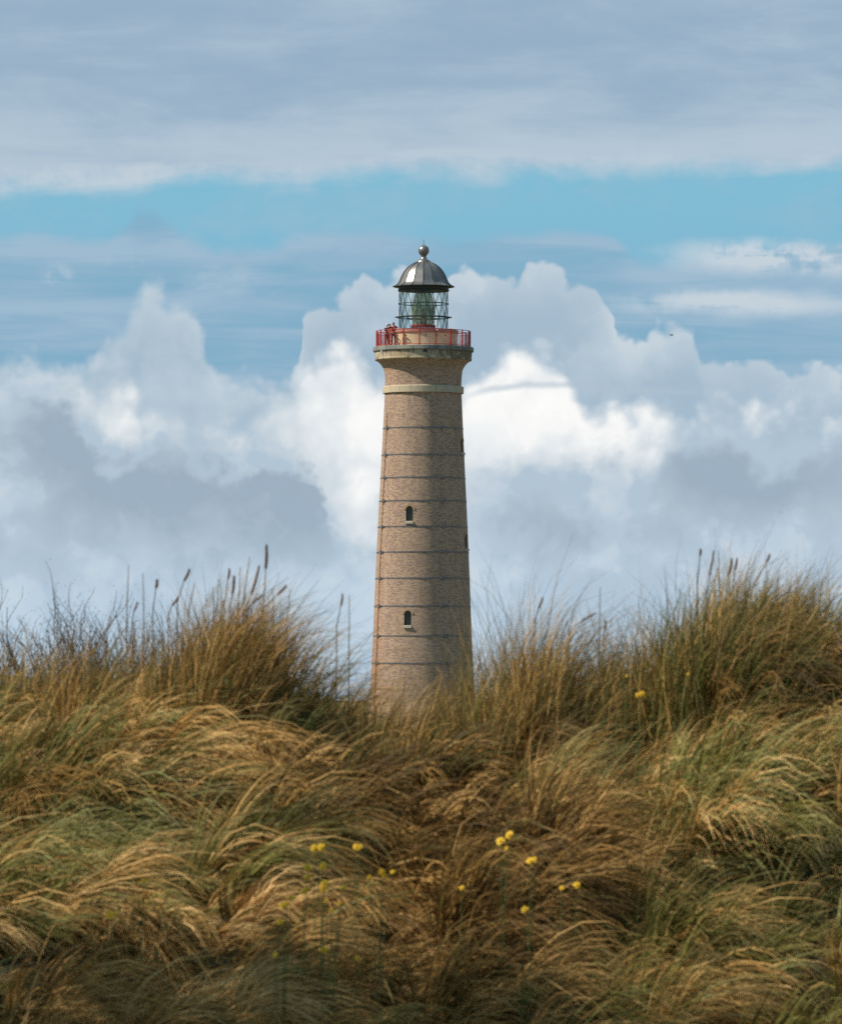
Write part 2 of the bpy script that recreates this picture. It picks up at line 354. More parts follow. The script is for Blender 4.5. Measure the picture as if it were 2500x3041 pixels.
M['lattice'] = mottled('lantern_iron', (.03, .06, .062), (.05, .085, .085), 5, .42, .1)
M['frame'] = mottled('green_frame', (.035, .06, .035), (.05, .08, .045), 6, .5)
M['white'] = mottled('white_enamel', (.80, .80, .80), (.74, .74, .75), 6, .4)
M['dark'] = mottled('dark_ceiling', (.02, .028, .026), (.03, .04, .036), 2, .6)
M['deck'] = mottled('deck_stone', (.34, .30, .25), (.28, .25, .22), 2, .8)
M['bronze'] = mottled('lens_bronze', (.09, .105, .08), (.13, .14, .10), 4, .5, .3)
M['pane'] = mat('dark_pane', (.012, .022, .02), .12, 0, .5)
def glass_material(name, tint, refl):
    m = bpy.data.materials.new(name); m.use_nodes = True; nt = m.node_tree; nt.nodes.clear(); g = G(nt)
    o = nt.nodes.new('ShaderNodeOutputMaterial'); t = nt.nodes.new('ShaderNodeBsdfTransparent'); t.inputs[0].default_value = rgb(*tint)
    gl = nt.nodes.new('ShaderNodeBsdfGlossy'); gl.inputs['Roughness'].default_value = .05
    mx = nt.nodes.new('ShaderNodeMixShader'); fr = nt.nodes.new('ShaderNodeFresnel'); fr.inputs['IOR'].default_value = 1.45
    nt.links.new(g.mul(fr.outputs[0], refl), mx.inputs[0]); nt.links.new(t.outputs[0], mx.inputs[1]); nt.links.new(gl.outputs[0], mx.inputs[2])
    nt.links.new(mx.outputs[0], o.inputs[0]); return m
M['glazing'] = glass_material('lantern_glazing', (.95, .985, .965), .45)
def lens_material():
    m = mat('lens_glass', (.30, .36, .25), .16); g, b, nt = nodes_of(m); co = obj_co(nt)
    nt.links.new(g.mix(g.rng(g.noise(g.vm('MULTIPLY', co, (1, 1, .7)), 1.6, 4, .6), .40, .62), rgb(.42, .50, .38), rgb(.88, .88, .62)), b.inputs['Base Color'])
    t = nt.nodes.new('ShaderNodeBsdfTransparent'); t.inputs[0].default_value = rgb(.84, .92, .84)
    mx = nt.nodes.new('ShaderNodeMixShader'); mx.inputs[0].default_value = .52
    nt.links.new(t.outputs[0], mx.inputs[1]); nt.links.new(b.outputs[0], mx.inputs[2]); nt.links.new(mx.outputs[0], nt.nodes['Material Output'].inputs[0]); return m
M['lens'] = lens_material()

# ------------------------------------------------------------------ the lighthouse (local z = 0 at its foot)
def H(y): return (HOR - y) / PPM + EYE
def Rm(px): return px / PPM
LX = 2.0 / PPM
lh = thing('lighthouse', 'tall round brick lighthouse with iron bands, red railed gallery and dark domed lantern', 'lighthouse', (LX, DIST, 0))
lh.rotation_euler = (0, math.radians(.2), 0)

PROF = [(171, 2400), (150.6, 1971), (146.4, 1890), (143.2, 1802), (140, 1719), (136.8, 1642), (133.2, 1566), (129.6, 1490), (126, 1421), (122.8, 1353),
        (118.8, 1273), (114, 1168), (113.4, 1145), (114.2, 1120), (116.2, 1102), (119.2, 1093), (123.5, 1086), (130, 1078), (140.5, 1070)]
def r_at(y):
    for (r0, y0), (r1, y1) in zip(PROF, PROF[1:]):
        if y1 <= y <= y0: return Rm(r0 + (r1 - r0) * (y - y0) / (y1 - y0))
    return Rm(PROF[0][0])
prof = [(Rm(r), H(y)) for r, y in PROF]
sb = MB(); n = 192
vs = []
for r, z in prof:
    for k in range(n):
        a = 2 * math.pi * k / n; vs.append((r * math.sin(a), -r * math.cos(a), z))
fs = [(i * n + k, i * n + (k + 1) % n, (i + 1) * n + (k + 1) % n, (i + 1) * n + k) for i in range(len(prof) - 1) for k in range(n)]
fs += [tuple(range(n))[::-1], tuple((len(prof) - 1) * n + k for k in range(n))]
shaft = mesh_obj('brick_shaft', vs, fs, M['brick'])

WINS = [(-17.4, 1507, 1551), (-17.4, 1816, 1859), (72.4, 1301, 1343), (72.4, 1586, 1629), (162, 1400, 1443), (162, 1700, 1743)]
WW = 22 / PPM
def arch_pts(w, z0, z1, k=10):
    """outline of a round-headed opening in the local x/z plane, counter-clockwise"""
    r = w / 2; pts = [(-r, z0), (r, z0)]
    for i in range(k + 1):
        a = math.pi * i / k; pts.append((r * math.cos(a), z1 - r + r * math.sin(a)))
    return pts
def prism(mb, outer, y0, y1, R, T):
    n_ = len(outer); vs_ = [R @ Vector((x, y, z)) + T for y in (y0, y1) for x, z in outer]
    mb.add(vs_, [tuple(range(n_))[::-1][::-1], tuple(range(n_, 2 * n_))[::-1]] + [(i, i + n_, (i + 1) % n_ + n_, (i + 1) % n_) for i in range(n_)])
def frame_prism(mb, outer, inner, y0, y1, R, T):
    n_ = len(outer); vs_ = [R @ Vector((x, y, z)) + T for y in (y0, y1) for ring in (outer, inner) for x, z in ring]
    o0, i0, o1, i1 = 0, n_, 2 * n_, 3 * n_; fs_ = []
    for i in range(n_):
        j = (i + 1) % n_
        fs_ += [(o0 + i, o0 + j, i0 + j, i0 + i), (o1 + i, i1 + i, i1 + j, o1 + j), (o0 + i, o1 + i, o1 + j, o0 + j), (i0 + i, i0 + j, i1 + j, i1 + i)]
    mb.add(vs_, fs_)
cut = MB()
win_tf = []
for th, yt, yb in WINS:
    rr = r_at((yt + yb) / 2); T = polar(th, rr, 0); Rz = Matrix.Rotation(math.radians(th), 3, 'Z')   # local -y looks outwards
    z0, z1 = H(yb), H(yt); win_tf.append((th, z0, z1, rr, Rz, T))
    prism(cut, arch_pts(WW, z0, z1), -.6, .42, Rz, T)
cutter = cut.build('cutter', None)
bm_ = bmesh.new(); bm_.from_mesh(cutter.data); bmesh.ops.recalc_face_normals(bm_, faces=bm_.faces); bm_.to_mesh(cutter.data); bm_.free()
md = shaft.modifiers.new('openings', 'BOOLEAN'); md.operation = 'DIFFERENCE'; md.solver = 'EXACT'; md.object = cutter
dg = bpy.context.evaluated_depsgraph_get(); dg.update()
me2 = bpy.data.meshes.new_from_object(shaft.evaluated_get(dg)); me2.name = 'brick_shaft'
shaft.modifiers.clear(); shaft.data = me2; bpy.data.objects.remove(cutter); shaft.parent = lh
if not me2.materials: me2.materials.append(M['brick'])

for th, z0, z1, rr, Rz, T in win_tf:
    a = MB(); frame_prism(a, arch_pts(WW - .004, z0 + .004, z1 - .004), arch_pts(WW - .11, z0 + .06, z1 - .055), .12, .22, Rz, T)
    a.box(Rz @ Vector((0, .165, (z0 + z1) / 2)) + T, (.03, .04, z1 - z0 - .1), Rz)
    for k in (.27, .52, .76): a.box(Rz @ Vector((0, .165, z0 + k * (z1 - z0))) + T, (WW - .11, .03, .028), Rz)
    w = a.build('window', M['frame'], lh)
    p = MB(); prism(p, arch_pts(WW - .1, z0 + .05, z1 - .05), .19, .20, Rz, T); p.build('pane', M['pane'], w)
    s_ = MB(); s_.add([Rz @ Vector(v) + T for v in [(-.335, -.17, z0 - .22), (.335, -.17, z0 - .22), (.335, .3, z0 - .22), (-.335, .3, z0 - .22),
                                                     (-.335, -.17, z0 - .06), (.335, -.17, z0 - .06), (.335, .1, z0 - .004), (-.335, .1, z0 - .004)]],
                      [(0, 3, 2, 1), (0, 1, 5, 4), (1, 2, 6, 5), (2, 3, 7, 6), (3, 0, 4, 7), (4, 5, 6, 7)])
    s_.build('sill', M['sill'], w)
    # brick arch over the opening, a touch proud of the wall
    ar = MB(); r = WW / 2; zc = z1 - r
    for i in range(15):
        a0 = math.pi * (i + .08) / 15; a1 = math.pi * (i + .92) / 15
        q = [(r * 1.02 * math.cos(a0), r * 1.02 * math.sin(a0)), (r * 1.55 * math.cos(a0), r * 1.55 * math.sin(a0)), (r * 1.55 * math.cos(a1), r * 1.55 * math.sin(a1)), (r * 1.02 * math.cos(a1), r * 1.02 * math.sin(a1))]
        prism(ar, [(x, zc + z) for x, z in q], -.02 - (0), .06, Rz, T)
    ar.build('brick_arch', mottled('arch_brick', (.42, .25, .15), (.50, .36, .22), 9, .85) if 'arch' not in M else M['arch'], w)
    M['arch'] = bpy.data.materials['arch_brick']

# iron bands: a double strap with clamps, sagging nowhere
for y in (1273, 1353, 1421, 1490, 1566.5, 1642, 1719.5, 1802, 1890, 1971):
    z = H(y); r = r_at(y); b_ = MB()
    for dz in (.034, -.034): b_.lathe([(r + .004, z + dz - .018), (r + .030, z + dz - .018), (r + .028, z + dz + .018), (r, z + dz + .018)], 144)
    band = b_.build('iron_band', M['iron'], lh)
    for th in (-63.5, 27, 117, 206.5):
        c = MB(); Rz = Matrix.Rotation(math.radians(th), 3, 'Z')
        c.box(polar(th, r + .06, z), (.16, .12, .26), Rz)
        c.box(polar(th - 3.2, r + .06, z + .01), (.12, .09, .15), Matrix.Rotation(math.radians(th - 3.2), 3, 'Z'))
        c.box(polar(th + 3.2, r + .06, z + .01), (.12, .09, .15), Matrix.Rotation(math.radians(th + 3.2), 3, 'Z'))
        c.tube([polar(th - 6, r + .075, z), polar(th + 6, r + .075, z)], .028, 6)
        c.build('clamp', M['iron'], band)
# lightning conductor running down beside the left clamps
cd = MB(); cd.tube([polar(-64, r_at(y) + .06, H(y)) for y in (1230, 1273, 1353, 1421, 1490, 1566, 1642, 1719, 1802, 1890, 1971, 2200, 2400)], .022, 6)
for y in range(1240, 2300, 26): cd.box(polar(-64, r_at(y) + .03, H(y)), (.07, .09, .05), Matrix.Rotation(math.radians(-64), 3, 'Z'))
cd.build('lightning_conductor', mottled('copper_strap', (.16, .09, .05), (.22, .13, .08), 5, .6, .4), lh)

# string course, cornice, coping
a = MB(); a.lathe([(Rm(112), H(1168)), (Rm(120.2), H(1168)), (Rm(120.6), H(1150)), (Rm(119.5), H(1148)), (Rm(112), H(1146.5))], 144); a.build('string_course', M['ledge'], lh)
a = MB(); a.lathe([(Rm(112), H(1071.5)), (Rm(142.6), H(1070.5)), (Rm(144.3), H(1068.5)), (Rm(144.3), H(1065)), (Rm(143.2), H(1064)), (Rm(145), H(1044.5)), (Rm(112), H(1044.5))], 144)
a.build('cornice', M['cornice'], lh)
a = MB(); a.lathe([(Rm(112), H(1044.4)), (Rm(148.6), H(1044.2)), (Rm(149.8), H(1042)), (Rm(149.4), H(1032)), (Rm(148), H(1030.6)), (Rm(90), H(1030.2))], 144)
a.build('coping', M['coping'], lh)
a = MB(); a.lathe([(.01, H(1030.6)), (Rm(138), H(1029.9))], 96); a.build('gallery_deck', M['deck'], lh)
# gull-dark hole and a little lamp bracket on the cornice face
a = MB(); a.box(polar(2.2, Rm(144), H(1049)), (.34, .22, .18), Matrix.Rotation(math.radians(2), 3, 'Z')); a.build('drain_outlet', M['dark'], lh)
a = MB(); a.tube([polar(-56.5, Rm(146.5), H(1044)), polar(-56.5, Rm(150), H(1049)), polar(-56.5, Rm(147), H(1055))], .05, 6); a.build('drain_spout', M['white'], lh)

# the drum under the lantern: boarded wall and projecting rim
a = MB(); nb = 150
vs = []; 
for z in (H(1030.5), H(991)):
    for k in range(nb * 4):
        ang = 2 * math.pi * k / (nb * 4); q = k % 4; r = Rm(101) - (.018 if q == 0 else 0)
        vs.append((r * math.sin(ang), -r * math.cos(ang), z))
N4 = nb * 4; a.add(vs, [(k, (k + 1) % N4, N4 + (k + 1) % N4, N4 + k) for k in range(N4)]); a.build('drum_wall', M['drum'], lh)
a = MB(); a.lathe([(Rm(100), H(991)), (Rm(103.5), H(991)), (Rm(104.4), H(989)), (Rm(104.0), H(982.5)), (Rm(105), H(981)), (Rm(103.5), H(980)), (.05, H(979.8))], 120); a.build('drum_rim', M['rim'], lh)
for th in (-31, 4.2, 23.6, 40, -58, 62):
    v = MB(); v.box(polar(th, Rm(101.4), H(999)), (.07, .05, .09), Matrix.Rotation(math.radians(th), 3, 'Z')); v.build('vent', M['dark'], lh)

# gallery railing
RR = Rm(139.8); zt, z2, zb, zd = H(983), H(989.5), H(1027.5), H(1030.4)
def ring(mb, R_, z, r, seg=144): mb.lathe([(R_ + r * math.cos(t), z + r * math.sin(t)) for t in [2 * math.pi * i / 8 - math.pi for i in range(9)]], seg, hard=False)
rail = bpy.data.objects.new('gallery_railing', None); C.objects.link(rail); rail.parent = lh
for nm, z, r in (('top_rail', zt, .028), ('middle_rail', z2, .022), ('bottom_rail', zb, .022)):
    a = MB(); ring(a, RR, z, r); a.build(nm, M['red'], rail, True)
for k in range(18):
    th = 15.1 + 20 * k
    a = MB(); a.tube([polar(th, RR, zd), polar(th, RR, zt + .05)], .052, 8); a.tube([polar(th, RR, zd), polar(th, RR, zd + .05)], .10, 8)
    a.tube([polar(th, RR - .02, zd + .45), polar(th, RR - .33, zd)], .02, 6)
    a.build('post', M['red'], rail)
    a = MB()
    for i in range(1, 12):
        t = th + 20 * i / 12; a.tube([polar(t, RR, zb), polar(t, RR, z2)], .0085, 5, False)
    a.build('baluster_panel', M['red'], rail)

# lantern: helical lattice, glazing, rings
lant = bpy.data.objects.new('lantern', None); C.objects.link(lant); lant.parent = lh
lat = MB(); RL = Rm(72.5); LZ = [H(980.5), H(940.5), H(900.5), H(861)]
def chord(th0, th1, z0, z1, R_, r, k=3):
    pts = [polar(th0 + (th1 - th0) * i / k, R_, z0 + (z1 - z0) * i / k) for i in range(k + 1)]; lat.tube(pts, r, 6, False)
for k in range(18):
    for sgn in (1, -1):
        for L in range(3):
            a0 = 9 + 20 * k + (10 * L) * sgn; chord(a0, a0 + 10 * sgn, LZ[L], LZ[L + 1], RL, .023)
lat.build('lattice', M['lattice'], lant, True)
a = MB(); a.lathe([(RL - .05, H(982)), (RL + .12, H(982)), (RL + .10, H(976.5)), (RL - .05, H(976))], 72); a.build('lantern_base_ring', M['lattice'], lant)
a = MB(); ring(a, RL + .045, H(900.5), .04, 96); a.build('upper_ring', M['lattice'], lant, True)
a = MB(); a.lathe([(RL + .03, H(941.6)), (RL + .1, H(943.6)), (Rm(86), H(940.4)), (RL + .03, H(938.6))], 96, closed=True); a.build('catwalk_ring', M['lattice'], lant)
a = MB(); a.lathe([(RL - .07, H(979)), (RL - .07, H(858))], 54); a.build('glazing', M['glazing'], lant)
# dark band, gutter and ceiling below the dome
a = MB(); a.lathe([(.05, H(861)), (RL - .02, H(863)), (RL + .09, H(863)), (RL + .11, H(860.5)), (RL + .06, H(859)), (RL + .08, H(853)), (Rm(81), H(849)), (.05, H(848))], 96); a.build('lantern_cornice', M['dark'], lant)

# dome of sixteen flat metal sheets with raised seams
DP = [(20.5, 776.5), (28, 779), (37, 784), (46, 790.5), (53, 798), (59, 806), (64.5, 815.5), (69, 826), (73, 835.5), (78, 842), (84, 846), (91.5, 849.2)]
dome = bpy.data.objects.new('dome', None); C.objects.link(dome); dome.parent = lh
vs, fs = [], []; NS = 16
for k in range(NS):
    t0, t1 = -1 + 22.5 * k, -1 + 22.5 * (k + 1); b0 = len(vs)
    for r, y in DP[::-1]: vs += [polar(t0, Rm(r), H(y)), polar(t1, Rm(r), H(y))]
    fs += [(b0 + 2 * i, b0 + 2 * i + 1, b0 + 2 * i + 3, b0 + 2 * i + 2) for i in range(len(DP) - 1)]
mesh_obj('roof_sheets', vs, fs, M['lead'], dome, True)
a = MB(); a.lathe([(Rm(80), H(850.5)), (Rm(91.5), H(850.6)), (Rm(92.3), H(849.6)), (Rm(91), H(848.6))], 16, a0=math.radians(-1)); a.build('eaves', M['dark'], dome)
for k in range(NS):
    a = MB(); a.tube([polar(-1 + 22.5 * k, Rm(r) + .01, H(y) + .01) for r, y in DP], .028, 6); a.build('seam', M['lead2'], dome)
a = MB(); a.lathe([(Rm(22), H(777)), (Rm(20.5), H(773.5)), (Rm(19.8), H(771.6)), (Rm(15), H(770.8)), (Rm(11), H(767)), (Rm(8.2), H(762.5)), (Rm(7.6), H(759)), (Rm(9.2), H(757.2)), (Rm(9.4), H(755.6))], 40, hard=False); a.build('finial_neck', M['lead'], dome, True)
a = MB(); a.lathe([(Rm(16.2) * math.sin(t) + 1e-4, H(741.5) - Rm(16.2) * math.cos(t)) for t in [math.pi * i / 20 for i in range(21)]], 40, hard=False); a.build('finial_ball', M['lead'], dome, True)
a = MB(); a.tube([(0, 0, H(727)), (0, 0, H(708))], [.035, .014], 8); a.build('spike', M['iron'], dome)

# the lens: eight-sided glass beehive of stepped prisms, bronze ribs, bull's eyes
lens = bpy.data.objects.new('lens', None); C.objects.link(lens); lens.parent = lh
LP = [(30, 964), (32.5, 950), (34, 935), (34.5, 922), (33.8, 908), (31.5, 895), (27.5, 882), (22, 872), (15, 866)]
def lr(y):
    for (r0, y0), (r1, y1) in zip(LP, LP[1:]):
        if y1 <= y <= y0: return r0 + (r1 - r0) * (y - y0) / (y1 - y0)
    return LP[-1][0]
a = MB(); pr = []
yy = 964.0
while yy > 867: pr += [(Rm(lr(yy)) - .055, H(yy)), (Rm(lr(yy - 1.6)) + .0, H(yy - 2.0))]; yy -= 3.0
pr.append((Rm(14.5), H(866)))
a.lathe(pr, 8, a0=math.radians(12)); a.build('prism_panels', M['lens'], lens)
for k in range(8):
    th = 12 + 45 * k
    r_ = MB(); r_.tube([polar(th, Rm(r) + .02, H(y)) for r, y in LP], .026, 6); r_.build('rib', M['bronze'], lens)
    e = MB(); tm = th + 22.5; ca = math.cos(math.radians(22.5))
    Rz = Matrix.Rotation(math.radians(tm), 3, 'Z'); base = polar(tm, Rm(34.5) * ca + .03, H(920))
    for rr_ in (.07, .14, .21, .28):
        pts = [Rz @ Vector((rr_ * math.cos(t), 0, rr_ * 1.25 * math.sin(t))) + base for t in [2 * math.pi * i / 24 for i in range(25)]]
        e.tube(pts, .018, 5, False)
    e.build('bulls_eye', M['lens'], lens)
a = MB(); a.lathe([(.01, H(964)), (Rm(36), H(964)), (Rm(37.5), H(966)), (Rm(37.5), H(970)), (Rm(34), H(972)), (.01, H(972))], 48); a.build('red_turntable', M['red'], lens)
a = MB(); a.lathe([(Rm(34), H(980)), (Rm(34), H(972))], 48); a.build('pedestal', M['white'], lens)
a = MB(); a.tube([(0, 0, H(972)), (0, 0, H(930))], .25, 12); a.tube([(0, 0, H(930)), (0, 0, H(915))], .12, 12); a.build('lamp_stand', M['bronze'], lens)
a = MB(); a.tube([(0, 0, H(866)), (0, 0, H(861))], .10, 8); a.lathe([(.02, H(864)), (Rm(15.5), H(866.5)), (Rm(15.5), H(864.8)), (.02, H(862.5))], 8, a0=math.radians(12)); a.build('lens_cap', M['bronze'], lens)

# white antenna on the rim of the drum
an = bpy.data.objects.new('antenna', None); C.objects.link(an); an.parent = lh
pa = polar(22, Rm(103.5)); fx = lambda y: H(y)
a = MB(); a.lathe([(.001, 0), (.13, 0), (.145, .05), (.13, .13), (.075, .2)], 20); o = a.build('antenna_base', M['white'], an); o.location = (pa.x, pa.y, H(988))
a = MB(); a.lathe([(.070, .18), (.070, .86), (.05, .90), (.001, .91)], 20); o = a.build('antenna_tube', M['white'], an); o.location = (pa.x, pa.y, H(988))
a = MB(); a.box((pa.x * .985, pa.y * .985, H(984)), (.08, .25, .08), Matrix.Rotation(math.radians(22), 3, 'Z')); a.build('bracket', M['lattice'], an)

# ------------------------------------------------------------------ the ground: dune in front, plain behind, one sheet
def px2x(X, y): return (X - 1250.0) / F * y
def z_of(Y, y): return EYE + (HOR - Y) / F * y
RIDGE_Y = 21.0
TOP = [(-600, 1930), (0, 1920), (170, 1925), (400, 1935), (550, 1900), (630, 1830), (720, 1815), (800, 1870), (900, 1960), (1000, 2015), (1100, 2045), (1200, 2040), (1300, 2005),
       (1400, 1980), (1480, 1940), (1560, 1885), (1630, 1905), (1740, 1990), (1800, 1960), (1900, 1880), (2000, 1805), (2100, 1745), (2200, 1725), (2330, 1725), (2500, 1715), (3100, 1700)]
tx = np.array([px2x(a, RIDGE_Y) for a, b in TOP]); tz = np.array([(HOR - b) / F * RIDGE_Y for a, b in TOP])
class VNoise:
    def __init__(s, seed, n=64):
        r = np.random.RandomState(seed); s.t = r.rand(n, n); s.n = n
    def __call__(s, x, y):
        x = np.asarray(x, float); y = np.asarray(y, float)
        xi = np.floor(x).astype(int); yi = np.floor(y).astype(int); fx = x - xi; fy = y - yi
        fx = fx * fx * (3 - 2 * fx); fy = fy * fy * (3 - 2 * fy); n = s.n; t = s.t
        a = t[xi % n, yi % n]; b = t[(xi + 1) % n, yi % n]; c = t[xi % n, (yi + 1) % n]; d = t[(xi + 1) % n, (yi + 1) % n]
        return (a * (1 - fx) + b * fx) * (1 - fy) + (c * (1 - fx) + d * fx) * fy - .5
vn1, vn2, vn3 = VNoise(3), VNoise(11), VNoise(23)
BASEP = np.array([(-60, -3.0), (-6, -2.1), (0, -1.85), (8, -1.9), (14, -2.05), (17.0, -2.0), (18.0, -1.80), (18.9, -1.34), (19.9, -.80), (20.8, -.43), (21.5, -.33), (22.6, -.46), (27, -1.25), (34, -2.4), (45, -3.9), (70, -6.5), (110, -9.0), (180, -10.6), (260, -11.0), (12000, -11.0)])
def terrain(x, y):
    """ground height at (x, y), metres above the foot of the lighthouse"""
    x = np.asarray(x, float); y = np.asarray(y, float)
    b = np.interp(y, BASEP[:, 0], BASEP[:, 1])
    w = np.exp(-((y - RIDGE_Y) / 3.4) ** 2)
    w = np.where(y > RIDGE_Y, np.exp(-((y - RIDGE_Y) / 9.0) ** 2), w)
    b = b + w * np.interp(x * RIDGE_Y / np.clip(y, 12, 60), tx, tz)
    near = np.exp(-((y - 19) / 9.0) ** 2)
    b = b + near * (.20 * vn1(x * .55 + 5, y * .45) + .24 * vn2(x * 1.6, y * 1.6 + 3) + .12 * vn3(x * 3.7, y * 3.7))
    # blow-out hollow at the lower right
    b = b - .45 * np.exp(-(((x - 1.18) / .36) ** 2 + ((y - 19.35) / .5) ** 2))
    b = b - .22 * np.exp(-(((x + .60) / .24) ** 2 + ((y - 20.55) / .35) ** 2))
    far = np.clip((y - 30) / 60, 0, 1)
    b = b + far * .9 * vn1(x * .03, y * .03)
    b = np.where(y > 200, np.minimum(b, -11 + .12 * vn2(x * .05, y * .05)), b)
    return b + EYE

def grid_axis(segs):
    out = []
    for a, b, n_ in segs: out += list(np.linspace(a, b, n_, endpoint=False))
    return np.array(out + [segs[-1][1]])
gx = grid_axis([(-9000, -600, 12), (-600, -60, 16), (-60, -6, 30), (-6, 6, 150), (6, 60, 30), (60, 600, 16), (600, 9000, 12)])
gy = grid_axis([(-200, -6, 14), (-6, 15, 50), (15, 25, 200), (25, 60, 60), (60, 300, 40), (300, 900, 20), (900, 12000, 18)])
XX, YY = np.meshgrid(gx, gy); ZZ = terrain(XX, YY)
def np_mesh(name, V, Fq, mats, smooth=True, colors=None):
    """big quad mesh straight from arrays"""
    me = bpy.data.meshes.new(name); nf = len(Fq)
    me.vertices.add(len(V)); me.vertices.foreach_set('co', V.astype(np.float32).ravel())
    me.loops.add(nf * 4); me.loops.foreach_set('vertex_index', Fq.astype(np.int32).ravel())
    me.polygons.add(nf); me.polygons.foreach_set('loop_start', np.arange(0, nf * 4, 4, dtype=np.int32)); me.polygons.foreach_set('loop_total', np.full(nf, 4, dtype=np.int32))
    me.update(calc_edges=True)
    if smooth: me.polygons.foreach_set('use_smooth', np.ones(nf, dtype=bool))
    for m_ in mats: me.materials.append(m_)
    if colors is not None:
        ca = me.color_attributes.new('kind', 'FLOAT_COLOR', 'POINT'); ca.data.foreach_set('color', colors.astype(np.float32).ravel())
    o = bpy.data.objects.new(name, me); C.objects.link(o); return o
ny, nx = XX.shape; idx = np.arange(nx * ny).reshape(ny, nx)
Fq = np.stack([idx[:-1, :-1], idx[:-1, 1:], idx[1:, 1:], idx[1:, :-1]], -1).reshape(-1, 4)
def ground_material():
    m = mat('sandy_ground', rough=.95, spec=.1); g, b, nt = nodes_of(m)
    ge = nt.nodes.new('ShaderNodeNewGeometry'); co = ge.outputs['Position']
    n1 = g.noise(co, 1.2, 6, .6); n2 = g.noise(co, 14, 5, .6); n3 = g.noise(co, .02, 5, .6)
    c = g.mix(g.rng(n1, .4, .62), rgb(.035, .028, .018), rgb(.085, .065, .038)); c = g.mix(g.mul(g.rng(n2, .5, .65), .5), c, rgb(.05, .06, .025))
    sp = nt.nodes.new('ShaderNodeSeparateXYZ'); nt.links.new(co, sp.inputs[0])
    far_ = g.mix(g.rng(n3, .4, .6), rgb(.10, .11, .05), rgb(.22, .18, .10)); c = g.mix(g.rng(sp.outputs[1], 26, 45), c, far_)
    nt.links.new(c, b.inputs['Base Color']); bump(g, nt, b, n2, .6, .03); return m
gr = np_mesh('dune_ground', np.stack([XX.ravel(), YY.ravel(), ZZ.ravel()], -1), Fq, [ground_material()]); gr['kind'] = 'structure'

# ------------------------------------------------------------------ marram grass, blown over towards the right
def grass_material():
    m = bpy.data.materials.new('marram_blades'); m.use_nodes = True; nt = m.node_tree; b = nt.nodes['Principled BSDF']; g = G(nt)
    at = nt.nodes.new('ShaderNodeAttribute'); at.attribute_name = 'kind'
    sp = nt.nodes.new('ShaderNodeSeparateColor'); nt.links.new(at.outputs['Color'], sp.inputs[0])
    kind, var, along = sp.outputs[0], sp.outputs[1], sp.outputs[2]
    straw = g.ramp(var, [(0, rgb(.085, .046, .012)), (.3, rgb(.28, .157, .044)), (.65, rgb(.58, .345, .11)), (1, rgb(.82, .54, .23))])
    green = g.ramp(var, [(0, rgb(.065, .062, .014)), (.5, rgb(.15, .15, .034)), (.8, rgb(.24, .225, .05)), (1, rgb(.28, .30, .11))])
    c = g.mix(kind, straw, green)
    c = g.mix(g.mul(g.rng(along, .55, 1.0), g.mul(kind, .45)), c, rgb(.30, .21, .10))      # green blades dry from the tip
    nt.links.new(c, b.inputs['Base Color']); b.inputs['Roughness'].default_value = .62; b.inputs['Specular IOR Level'].default_value = .25
    tr = nt.nodes.new('ShaderNodeBsdfTranslucent'); nt.links.new(c, tr.inputs[0])
    mx = nt.nodes.new('ShaderNodeMixShader'); mx.inputs[0].default_value = .06
    nt.links.new(b.outputs[0], mx.inputs[1]); nt.links.new(tr.outputs[0], mx.inputs[2]); nt.links.new(mx.outputs[0], nt.nodes['Material Output'].inputs[0])
    return m
GM = grass_material()
R = np.random.RandomState(5)
def blades(root, d0, length, width, bend, wind, kind, var, seg=6):
    """ribbons from arrays: root (n,3), first direction (n,3), bend = pull down, wind = pull to the lee"""
    n_ = len(root); P = [root]; d = d0 / np.linalg.norm(d0, axis=1, keepdims=True); step = (length / seg)[:, None]
    D = [d]
    for k in range(seg):
        f = ((k + 1) / seg) ** 1.2
        d = d + wind * f * .55 + np.stack([0 * bend, 0 * bend, -bend * f * .55], -1)
        d = d / np.linalg.norm(d, axis=1, keepdims=True); P.append(P[-1] + d * step); D.append(d)
    P = np.stack(P, 1); D = np.stack(D, 1)                                   # n, seg+1, 3
    r = R.randn(n_, 3); r[:, 2] *= .4; side = np.cross(D, r[:, None, :]); side /= np.linalg.norm(side, axis=2, keepdims=True) + 1e-9
    tt = np.linspace(0, 1, seg + 1); prof_ = np.clip(1.0 - tt ** 2.2, .12, 1) * (.75 + .5 * np.minimum(tt * 4, 1)) / 1.25
    off = side * (width[:, None] * prof_[None, :] * .5)[:, :, None]
    V = np.stack([P - off, P + off], 2).reshape(-1, 3)                       # n*(seg+1)*2
    base = (np.arange(n_) * (seg + 1) * 2)[:, None]; k = np.arange(seg)[None, :] * 2
    q = np.stack([base + k, base + k + 1, base + k + 3, base + k + 2], -1).reshape(-1, 4)
    col = np.zeros((n_, seg + 1, 2, 4)); col[..., 0] = kind[:, None, None]; col[..., 1] = var[:, None, None]; col[..., 2] = tt[None, :, None]; col[..., 3] = 1
    return V, q, col.reshape(-1, 4)

